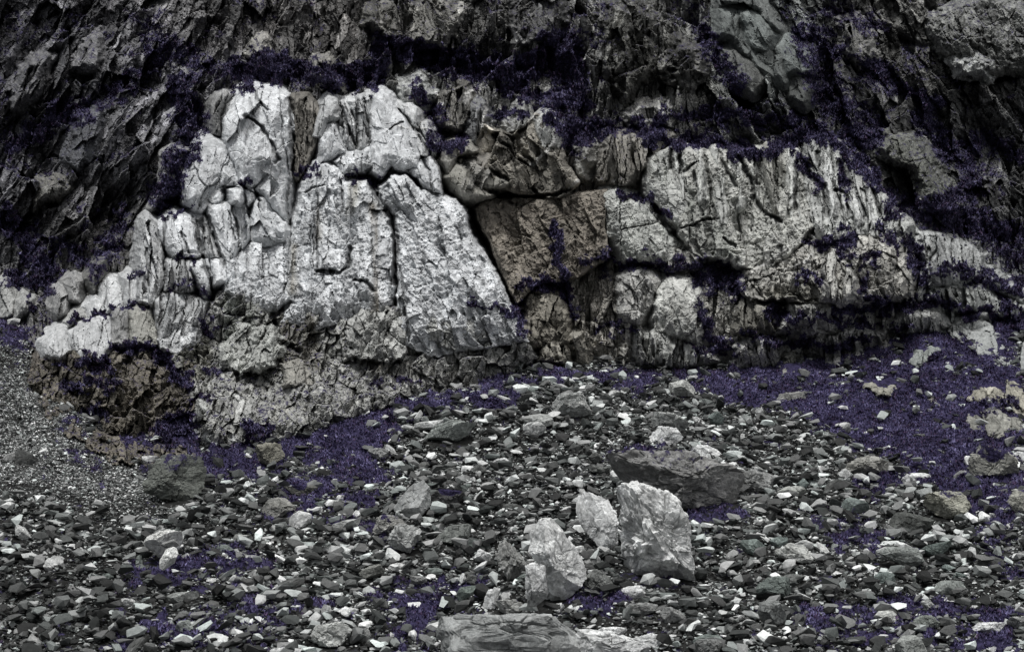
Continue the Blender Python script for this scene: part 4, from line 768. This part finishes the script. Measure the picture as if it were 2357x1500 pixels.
boulder([(1745,1420),(1755,1392),(1770,1383),(1790,1395),(1812,1425),(1805,1445),(1760,1450)], 'twin-peaked dark split rock near the bottom right', (.21,.22,.215), .75, 49, cuts=12, rough=.6)
boulder([(1830,1462),(1840,1442),(1856,1440),(1864,1475),(1840,1485)], 'upright leaf-shaped grey stone right of the twin-peaked rock', MG, .6, 50)
boulder([(1740,1350),(1760,1325),(1800,1330),(1825,1365),(1800,1385),(1750,1372)], 'cracked green-black block above the twin-peaked rock', (.13,.15,.14), .8, 51, cuts=10, rough=.7)
boulder([(2062,1490),(2080,1463),(2110,1462),(2140,1490),(2135,1520),(2065,1520)], 'domed grey boulder cut off by the bottom edge at right', (.3,.315,.3), .8, 52, rough=.5)
boulder([(1600,1490),(1615,1470),(1650,1470),(1665,1495),(1655,1525),(1605,1525)], 'pitted dark grey boulder at the bottom edge right of the long slab', (.2,.205,.2), .8, 53, rough=.8)
boulder([(2150,1350),(2165,1335),(2215,1337),(2225,1352),(2200,1372),(2155,1365)], 'smooth oval green-grey boulder in the lower right scree', (.26,.28,.265), .8, 54, rough=.4)
boulder([(2012,1420),(2025,1405),(2062,1405),(2072,1425),(2050,1440),(2018,1438)], 'pale square-cut block in the dark turf at lower right', (.42,.43,.41), .8, 55, cuts=12, rough=.5)
boulder([(2105,1430),(2125,1415),(2150,1418),(2168,1440),(2150,1452),(2108,1446)], 'pair of fused green-grey lumps right of the square-cut block', (.24,.26,.24), .8, 56)
boulder([(705,1470),(730,1440),(790,1430),(810,1445),(790,1480),(740,1495),(712,1492)], 'wide rough pale boulder near the bottom left of the middle', (.38,.39,.375), .8, 57, rough=1.1)
boulder([(775,1410),(790,1396),(815,1402),(825,1425),(795,1428)], 'bright white stone above the wide rough boulder', (.6,.61,.6), .7, 58, rough=.5)
boulder([(738,1402),(746,1390),(760,1395),(768,1415),(748,1422)], 'small bright upright stone left of the bright white stone', (.55,.56,.55), .7, 59, rough=.5)
boulder([(378,1378),(400,1365),(450,1360),(455,1372),(430,1385),(390,1388)], 'long flat dark slab in the lower left scree', (.24,.25,.24), .9, 60, rough=.4)
boulder([(272,1388),(285,1376),(312,1380),(315,1394),(290,1400)], 'bright flat stone left of the long flat dark slab', WH, .8, 61, rough=.5)
boulder([(402,1452),(412,1432),(436,1426),(444,1445),(425,1462),(405,1462)], 'rounded green-grey boulder near the bottom at left', (.27,.29,.275), .8, 62, rough=.5)
boulder([(32,1235),(42,1207),(60,1215),(72,1235),(50,1245)], 'pale diamond-shaped block at the far left', (.46,.47,.46), .7, 63, cuts=10, rough=.3)
boulder([(760,1215),(795,1195),(830,1190),(828,1200),(790,1220),(765,1222)], 'long straight pale bar of rock left of the mossy-topped boulder', (.36,.37,.36), .8, 64, rough=.4)
boulder([(825,1320),(845,1300),(875,1298),(885,1315),(860,1338),(830,1338)], 'banded dark grey slab left of centre in the lower scree', (.2,.205,.19), .9, 65, strata=(15,9), rough=.6)
boulder([(548,1285),(555,1278),(590,1277),(592,1288),(555,1294)], 'small brick-shaped pale stone in the left scree', (.4,.41,.4), .7, 66, rough=.3)
boulder([(533,1240),(550,1229),(578,1233),(570,1245),(540,1250)], 'pale oval flat stone in the left scree above the brick-shaped stone', (.38,.39,.37), .8, 67, rough=.4)
boulder([(1110,1395),(1125,1360),(1140,1352),(1152,1362),(1142,1390),(1125,1410)], 'short log-like pale rock leaning above the long flat-topped slab', LG, .8, 68, rough=.8, dy=.5)
boulder([(1140,1408),(1150,1380),(1180,1378),(1205,1405),(1200,1420),(1145,1420)], 'fan-shaped pale rock behind the long flat-topped slab', (.36,.365,.35), .7, 69, rough=1, dy=.3)
boulder([(1090,1280),(1105,1262),(1125,1275),(1130,1295),(1095,1292)], 'angular pale stone left of the ragged grey shard', LG, .8, 70, cuts=10)
boulder([(1050,1375),(1065,1355),(1095,1348),(1090,1370),(1060,1385)], 'dark green slanting slab above the long flat-topped slab', (.14,.165,.15), .8, 71, rough=.4)
boulder([(2120,1400-15),(2140,1378),(2152,1392),(2140,1410),(2120,1408)], 'upright pale stone poking from the lower right turf', (.33,.34,.33), .7, 72)
boulder([(1835,1115),(1850,1100),(1862,1112),(1855,1125),(1838,1124)], 'small dark green block beside the layered grey block', GN, .8, 73, cuts=10, rough=.4)
boulder([(1790,1135),(1800,1118),(1835,1120),(1860,1138),(1840,1142)], 'flat pale slab right of the layered grey block', (.32,.33,.31), .9, 74, rough=.5)
boulder([(1940,1160),(1965,1145),(1995,1158),(2005,1180),(1985,1190),(1955,1175)], 'broad flat green slab sunk in the scree below the little turf patch', (.19,.22,.21), .9, 75, rough=.3)
for q_, (bx_, lb_, c_, t_) in enumerate([((1426,1347,1490,1384),'layered grey block right of the dark shaded boulder',LG,.8),((1436,1384,1520,1420),'wide wedge of grey rock below the layered grey block',MG,.8),((1518,1395,1582,1442),'striped grey boulder below the tallest pale boulder',MG,.8),
  ((1368,1442,1446,1466),'low ribbed rock just right of the long flat-topped slab',LG,.8),((1453,1457,1527,1495),'triangular pale rock near the bottom edge right of the long slab',LG,.8),((1069,1320,1100,1347),'small dark cube of rock left of the grey shard',DG,.8),
  ((943,1323,985,1345),'flat dark stone between the banded slab and the long slab',MG,.9),((1130,1053,1172,1076),'speckled oval rock high in the middle of the scree',LG,.8),((1079,1066,1120,1096),'dark wedge with a pale top beside the speckled oval rock',DG,.8),
  ((1352,1040,1390,1066),'thin dark slab left of the long dark folded boulder, upper one',DG,.8),((1348,1070,1404,1094),'thin dark slab left of the long dark folded boulder, lower one',DG,.8),((1717,1206,1741,1229),'small dark square block above the smooth green-grey boulder',DG,.8),
  ((1771,1233,1816,1263),'dark green boulder between the smooth green-grey one and the white broken one',GN,.8),((1792,1320,1858,1346),'dark layered slab under the white broken boulder',DG,.9),((2010,1314,2068,1348),'sunken dark green block below the double-decked slab',GN,.8),
  ((2167,1297,2201,1320),'small peaked green-grey rock below the dark green tilted slab',GN,.8),((2193,1315,2228,1338),'green-grey flat-faced rock right of the small peaked one',GN,.8),((2195,1350,2232,1380),'upright rounded stone overlapping the smooth oval boulder',MG,.8),
  ((2238,1430,2322,1458),'long low pale boulder in the bottom right corner turf',LG,.8),((2318,1416,2375,1452),'grey boulder cut by the right edge near the bottom',MG,.8),((1900,1292,1924,1326),'small upright grey stone right of the white broken boulder',MG,.7),
  ((1470,1150+180,1520,1352),'broken flake at the foot of the tallest pale boulder',LG,.6),((1270,1385,1300,1412),'little pale stone at the foot of the pointed boulder',LG,.8),((560,1100,590,1118),'pale stone at the edge of the left turf by the rounded boulder',LG,.8)]):
    boulder(box(*bx_, 700+q_), lb_, c_, t_, 120+q_, rough=.9, cuts=16, strata=((-12, 7) if q_ % 3 else None))
# rounded rocks half sunk in the left turf, and the tan rocks in the right turf
boulder([(322,1110),(330,1070),(380,1045),(455,1048),(470,1090),(462,1130),(410,1160),(360,1160),(328,1138)], 'great sunken olive-grey boulder with heather ledges in the left hollow', (.15,.16,.145), .8, 81, n=6, rough=.9, strata=(4,5), moss_top=.45)
boulder([(584,1040),(600,1018),(645,1018),(655,1050),(620,1075),(600,1065)], 'brown layered knob sunk in the turf right of the great sunken boulder', (.24,.235,.2), .8, 82, strata=(30,8))
boulder([(2130,1170),(2150,1140),(2200,1130),(2245,1165),(2250,1195),(2180,1190)], 'tan half-buried ledge at the lower edge of the right turf', (.28,.28,.24), .9, 83, strata=(-30,8), moss_top=.5)
boulder([(2235,1060),(2270,1020),(2330,1040),(2350,1080),(2290,1110),(2240,1100)], 'pale tan half-buried outcrop low in the right turf', (.32,.32,.29), .8, 84, strata=(-30,8), moss_top=.7)
boulder([(2320,1160),(2335,1125),(2380,1130),(2390,1190),(2340,1190)], 'tan half-buried rock cut by the right edge', (.28,.28,.25), .8, 85, strata=(-40,8), moss_top=.4)
boulder([(1780,925),(1800,905),(1850,900),(1862,918),(1840,930)], 'dark clump of flat rocks at the upper edge of the scree on the right', (.25,.25,.24), .8, 86, rough=1.2, strata=(10,6))
boulder([(845,1050),(855,1030),(890,1032),(895,1050),(870,1062)], 'small grey rock sunk in turf above the egg-shaped boulder', (.25,.255,.25), .8, 87)

# ------------------------------------------------------------------ scree stones
rng = np.random.RandomState(7)
def hull_template(seed, npt, flat):
    r = np.random.RandomState(seed); bm = bmesh.new()
    pts = r.normal(size=(npt,3)); pts /= np.linalg.norm(pts, axis=1)[:,None]; pts = np.sign(pts)*np.abs(pts)**.7*r.uniform(.8, 1.05, (npt,1))
    pts *= np.array([1.0, r.uniform(.45,.8), flat]); vs = [bm.verts.new(p) for p in pts]
    g = bmesh.ops.convex_hull(bm, input=vs); 
    bmesh.ops.delete(bm, geom=[e for e in g['geom_interior'] if isinstance(e, bmesh.types.BMVert)], context='VERTS')
    bm.verts.index_update(); v = np.array([x.co[:] for x in bm.verts]); f = np.array([[q.index for q in x.verts] for x in bm.faces]); bm.free(); return v, f
TEMP = [hull_template(100+i, 11+i % 5, .22+.045*(i % 8)) for i in range(28)]
TINY = [hull_template(300+i, 8, .35+.06*(i % 5)) for i in range(8)]
def rotm(yaw, pitch, roll):
    cy, sy_, cp, sp, cr, sr = np.cos(yaw), np.sin(yaw), np.cos(pitch), np.sin(pitch), np.cos(roll), np.sin(roll)
    R = np.empty((len(yaw),3,3)); R[:,0,0]=cy*cp; R[:,0,1]=cy*sp*sr-sy_*cr; R[:,0,2]=cy*sp*cr+sy_*sr; R[:,1,0]=sy_*cp; R[:,1,1]=sy_*sp*sr+cy*cr; R[:,1,2]=sy_*sp*cr-cy*sr
    R[:,2,0]=-sp; R[:,2,1]=cp*sr; R[:,2,2]=cp*cr; return R
def scatter(temps, x, y, z, s, tone, tint, name, tiltsd=.26):
    V_ = []; F_ = []; C_ = []; base = 0; which = rng.randint(len(temps), size=len(x))
    for k, (tv, tf) in enumerate(temps):
        m = np.where(which == k)[0]
        if not len(m): continue
        R = rotm(rng.uniform(0, 6.283, len(m)), rng.normal(0, tiltsd, len(m)), rng.normal(0.15, tiltsd, len(m)))
        P = np.einsum('nij,vj->nvi', R, tv)*s[m][:,None,None]+np.stack([x[m], y[m], z[m]], -1)[:,None,:]
        nv = len(tv); F = tf[None]+(np.arange(len(m))*nv+base)[:,None,None]
        c = (tone[m][:,None]*tint[m])[:,None,:]*np.ones((1,nv,1))
        V_.append(P.reshape(-1,3)); F_.append(F.reshape(-1,3)); C_.append(c.reshape(-1,3)); base += len(m)*nv
    V_ = np.concatenate(V_); F_ = np.concatenate(F_); C_ = np.concatenate(C_)
    return np_mesh(name, V_, F_, M_scree, {'col': np.clip(C_, .012, .75), 'moss': np.zeros(len(V_))})
def sample(n, y0=41, y1=86):
    y = np.sqrt(rng.uniform(y0*y0, y1*y1, n)); x = rng.uniform(-.41, .41, n)*y; z = G(x, y)
    u = x/y/KP+1178.5; v = 750-z/y/KP; return x, y, z, u, v
def gravelness(u, v):
    g = sdf(u, v, [(-100,760),(60,800),(150,950),(250,1040),(400,1165),(250,1200),(100,1120),(-100,1150)]); return sstep(-40, 30, g+70*fbm(np.asarray(u)/45, np.asarray(v)/22, 55, 3))
def clear_of(x, y, s):
    ok = np.ones(len(x), bool)
    for bx, by, br in BPOS: ok &= ((x-bx)/(br+.6*s))**2+((y-by-.1)/(br*.75+.6*s))**2 > .75
    return ok
def behind_cliff(u, v, y):
    i = np.clip(((u-U0)/ST).astype(int), 0, NU-1); j = np.clip(((v-V0)/ST).astype(int), 0, NV-1); return y > CZ[j, i]+.3
def tones_for(n, u, v):
    t = np.exp(rng.normal(math.log(.092), .75, n)); t = np.where(rng.rand(n) < .18, rng.uniform(.28, .72, n), t)
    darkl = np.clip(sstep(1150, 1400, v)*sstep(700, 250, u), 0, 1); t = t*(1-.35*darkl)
    g = rng.rand(n, 1); tint = np.array([1.0, 1.015, 1.0])*(1-g*.0)+g**2*np.array([-.06, .02, 0.0]); return np.clip(t, .025, .72), tint
N = 200000
x, y, z, u, v = sample(N)
tm = turf(u, v); gr = gravelness(u, v)
s = .044*(1-rng.rand(N))**(-1/1.78); s = np.minimum(s, .36); s = np.where(gr > .4, np.minimum(s*.7, .10+.25*(rng.rand(N) < .02)), s)
keepp = rng.rand(N) < np.clip(1.1-1.25*sstep(.3, .85, tm), .12, 1)
keepp &= ~behind_cliff(u, v, y) & clear_of(x, y, s)
x, y, z, u, v, s, gr = [a[keepp] for a in (x, y, z, u, v, s, gr)]
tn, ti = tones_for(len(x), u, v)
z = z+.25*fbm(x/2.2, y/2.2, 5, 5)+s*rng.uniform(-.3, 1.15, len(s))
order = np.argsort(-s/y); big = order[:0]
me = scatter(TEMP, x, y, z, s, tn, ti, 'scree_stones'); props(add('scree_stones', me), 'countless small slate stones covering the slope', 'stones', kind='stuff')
NG = 82000
x, y, z, u, v = sample(NG*1, 44, 86); tm = turf(u, v); gr = gravelness(u, v)
kp = (rng.rand(NG) < np.clip(.25+.9*gr-.8*sstep(.4, .8, tm)*(1-gr), 0.03, 1)) & ~behind_cliff(u, v, y); x, y, z, u, v = [a[kp] for a in (x, y, z, u, v)]
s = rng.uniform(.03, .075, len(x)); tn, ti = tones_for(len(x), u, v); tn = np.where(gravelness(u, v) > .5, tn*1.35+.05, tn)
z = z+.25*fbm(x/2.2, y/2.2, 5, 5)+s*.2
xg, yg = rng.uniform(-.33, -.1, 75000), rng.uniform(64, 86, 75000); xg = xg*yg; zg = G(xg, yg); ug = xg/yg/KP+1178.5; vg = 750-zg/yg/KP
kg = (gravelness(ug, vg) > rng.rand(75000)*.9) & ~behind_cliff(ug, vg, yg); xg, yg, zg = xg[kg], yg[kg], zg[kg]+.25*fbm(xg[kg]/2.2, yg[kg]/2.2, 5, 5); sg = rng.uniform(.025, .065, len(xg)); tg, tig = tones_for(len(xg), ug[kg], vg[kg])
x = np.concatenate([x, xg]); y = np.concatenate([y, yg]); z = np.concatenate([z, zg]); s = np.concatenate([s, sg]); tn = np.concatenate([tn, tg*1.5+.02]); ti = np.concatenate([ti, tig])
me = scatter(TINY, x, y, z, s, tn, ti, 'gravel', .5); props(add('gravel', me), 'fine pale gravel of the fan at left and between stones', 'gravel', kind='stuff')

REF = {'long dark folded boulder lying behind the tall split rock': 'long dark folded boulder', 'tallest pale boulder, an upright layered slab split from its left neighbour': 'tallest pale boulder', 'pointed pale boulder with a sharp ridge down its right face': 'pointed pale boulder', 'very long flat-topped slab lying across the bottom of the picture': 'long flat-topped slab', 'smooth egg-shaped grey boulder left of the middle': 'egg-shaped boulder', 'crinkled pale boulder, the lower of the two below the egg-shaped boulder': 'crinkled pale boulder', 'large flat-bottomed boulder with an overhang near the top of the scree': 'overhanging flat-bottomed boulder', 'wide tilted green-grey slab at the upper left of the scree mound': 'tilted green-grey slab', 'pale rounded boulder alone near the top right of the scree mound': 'pale boulder topping the scree at right', 'big pale rounded boulder alone on the left of the scree': 'big pale rounded boulder at left', 'rounded dark grey boulder at the edge of the left turf': 'rounded boulder at the left turf edge', 'smooth green-grey boulder right of the tallest boulder': 'smooth green-grey boulder', 'white broken boulder with a dark notch in the right of the scree': 'white broken boulder', 'black-fronted flat boulder on the right of the scree': 'black-fronted flat boulder', 'long double-decked grey slab right of the white broken boulder': 'double-decked grey slab', 'mottled boulder above the little turf patch on the right': 'mottled boulder', 'twin-peaked dark split rock near the bottom right': 'twin-peaked split rock', 'domed grey boulder cut off by the bottom edge at right': 'domed boulder at the bottom edge', 'pitted dark grey boulder at the bottom edge right of the long slab': 'pitted boulder at the bottom edge', 'smooth oval green-grey boulder in the lower right scree': 'smooth oval boulder', 'pale square-cut block in the dark turf at lower right': 'square-cut block', 'wide rough pale boulder near the bottom left of the middle': 'wide rough pale boulder', 'bright white stone above the wide rough boulder': 'bright white stone', 'long flat dark slab in the lower left scree': 'long flat dark slab at left', 'rounded green-grey boulder near the bottom at left': 'rounded boulder near bottom left', 'pale diamond-shaped block at the far left': 'diamond-shaped block at far left', 'banded dark grey slab left of centre in the lower scree': 'banded dark grey slab', 'small brick-shaped pale stone in the left scree': 'brick-shaped pale stone', 'dark green slanting slab above the long flat-topped slab': 'dark green slanting slab', 'broad flat green slab sunk in the scree below the little turf patch': 'sunken flat green slab', 'great sunken olive-grey boulder with heather ledges in the left hollow': 'great sunken olive-grey boulder', 'tan half-buried ledge at the lower edge of the right turf': 'tan ledge at the turf edge', 'dark clump of flat rocks at the upper edge of the scree on the right': 'clump of flat rocks on the right'}
# individual rocks on the scree: shared rock bodies, each its own object
KINDS = [('pale angular', (.55,.56,.55)), ('grey flat', (.26,.265,.26)), ('dark slate', (.1,.103,.1)), ('green-grey', (.15,.17,.16))]
lib = []
for k, (nm, c) in enumerate(KINDS):
    for j in range(5):
        sd_ = 900+k*10+j; r = np.random.RandomState(sd_); w = 50; h = (26 if k != 0 else 34)*r.uniform(.7, 1.15)
        lib.append((k, boulder_mesh([(a-0, b) for a, b in box(-w, -h, w, h, sd_)], .01, r.uniform(.6, 1.0), sd_, c, n=4, cuts=26, rough=.45)))
ZONES = ['left third', 'middle', 'right third']
cnt = 0
while cnt < 225:
    xx, yy, zz, uu, vv = [float(a[0]) for a in sample(1, 48, 80)]
    if not (-20 < uu < 2377 and 880 < vv < 1520): continue
    if float(turf(np.array([uu]), np.array([vv]))[0]) > .62 and rng.rand() < .8: continue
    if gravelness(np.array([uu]), np.array([vv]))[0] > .5 and rng.rand() < .9: continue
    sc = min(.52, .2*(1-rng.rand())**(-1/2.4)); 
    if not clear_of(np.array([xx]), np.array([yy]), np.array([sc]))[0] or behind_cliff(np.array([uu]), np.array([vv]), yy)[0]: continue
    i = rng.randint(len(lib)); k, me = lib[i]
    o = add('scree_rock', me, None, (xx, yy, zz+sc*.12)); o.rotation_euler = (rng.normal(.1, .2), rng.normal(0, .25), rng.uniform(0, 6.28)); q = sc/.42; o.scale = (q*rng.uniform(.8,1.2), q*rng.uniform(.7,1.1), q*rng.uniform(.7,1.15))
    ref = min(NAMED, key=lambda t: math.hypot(t[0]-uu, 1.4*(t[1]-vv)) if t[2] in REF else 1e9); du, dv = uu-ref[0], 1.4*(vv-ref[1]); dd_ = math.hypot(du, dv)
    side = ('right of' if du > 0 else 'left of') if abs(du) > 2.2*abs(dv) else (('below' if dv > 0 else 'above') if abs(dv) > 2.2*abs(du) else ('below and ' if dv > 0 else 'above and ')+('right of' if du > 0 else 'left of'))
    size = 'large' if sc > .42 else ('mid-sized' if sc > .28 else 'small')
    lab = '%s %s rock %s the %s' % (size, KINDS[k][0], side, REF[ref[2]]); props(o, lab, 'rock', 'loose rocks on the scree')
    BPOS.append((xx, yy, sc*.6)); cnt += 1

# ------------------------------------------------------------------ heather and turf
def tufts(x, y, z, size, col, name, label, up=.75):
    n = len(x); nb = 3; rx = np.repeat(x, nb)+rng.normal(0, .02, n*nb); ry = np.repeat(y, nb)+rng.normal(0, .02, n*nb); rz = np.repeat(z, nb); sz_ = np.repeat(size, nb)*rng.uniform(.6, 1.3, n*nb)
    az = rng.uniform(0, 6.283, n*nb); lean = rng.uniform(.2, 1.1, n*nb); dirv = np.stack([np.cos(az)*lean, np.sin(az)*lean-.25, np.full(n*nb, up)], -1); dirv /= np.linalg.norm(dirv, axis=1)[:,None]
    wv_ = np.stack([-np.sin(az), np.cos(az), rng.normal(0, .4, n*nb)], -1); b = np.stack([rx, ry, rz], -1)
    tip = b+dirv*sz_[:,None]; a1 = b+wv_*sz_[:,None]*.32; a2 = b-wv_*sz_[:,None]*.32
    V_ = np.stack([a1, a2, tip], 1).reshape(-1,3); F_ = np.arange(len(V_)).reshape(-1,3)
    c = np.repeat(np.repeat(col, nb, 0)*rng.uniform(.6, 1.4, (n*nb,1)), 3, 0)
    me = np_mesh(name, V_, F_, M_leaf, {'col': np.clip(c, 0, 1)}); return props(add(name, me), label, 'heather', kind='stuff')
def heather_col(n, u, v):
    k = (1.3*fbm(u/30, v/12, 201, 4))[:,None]; a = np.array([.020,.016,.040]); b = np.array([.13,.118,.225]); c = np.array([.055,.035,.075]); m = np.clip(.45+.9*k, 0, 1); base = a*(1-m)+b*m
    r = (rng.rand(n,1) < .18); return np.where(r, c, base)
# on the cliff: on the rock surface where the moss grows
jj, ii = np.where((MOSS > .47) & (CZ < 1e5)); w = MOSS[jj, ii]; pick = rng.rand(len(jj)) < np.clip((w-.35)*1.6, 0, .9)*.85; jj, ii = jj[pick], ii[pick]
uu = U0+ST*(ii+rng.uniform(-.5,.5,len(ii))); vv = V0+ST*(jj+rng.uniform(-.5,.5,len(ii))); DD = CZ[jj, ii]-.03
xx, zz = sx(uu)*DD, sz(vv)*DD; okk = zz > G(xx, DD)-.2
xx, DD, zz, uu, vv = xx[okk], DD[okk], zz[okk], uu[okk], vv[okk]
print('cliff tufts', len(xx))
tufts(xx, DD, zz-.02, rng.uniform(.07, .17, len(xx)), heather_col(len(xx), uu, vv)*.8, 'heather', 'dark violet heather growing on the ledges and cracks of the cliff')
n = 390000; x, y, z, u, v = sample(n, 43, 88); tm = turf(u, v); kp = (tm > .5) & (rng.rand(n) < np.clip((tm-.35)*2, 0, 1)) & ~behind_cliff(u, v, y); x, y, z, u, v = [a[kp] for a in (x, y, z, u, v)]
print('turf tufts', len(x))
z = z+.25*fbm(x/2.2, y/2.2, 5, 5)+.22*sstep(.45, .8, tm[kp])*(.5+fbm(x/.5, y/.5, 25, 3))
tufts(x, y, z+.02, rng.uniform(.05, .12, len(x)), heather_col(len(x), u, v)*1.15, 'turf', 'short violet turf spread over the slope below the cliff', .9)
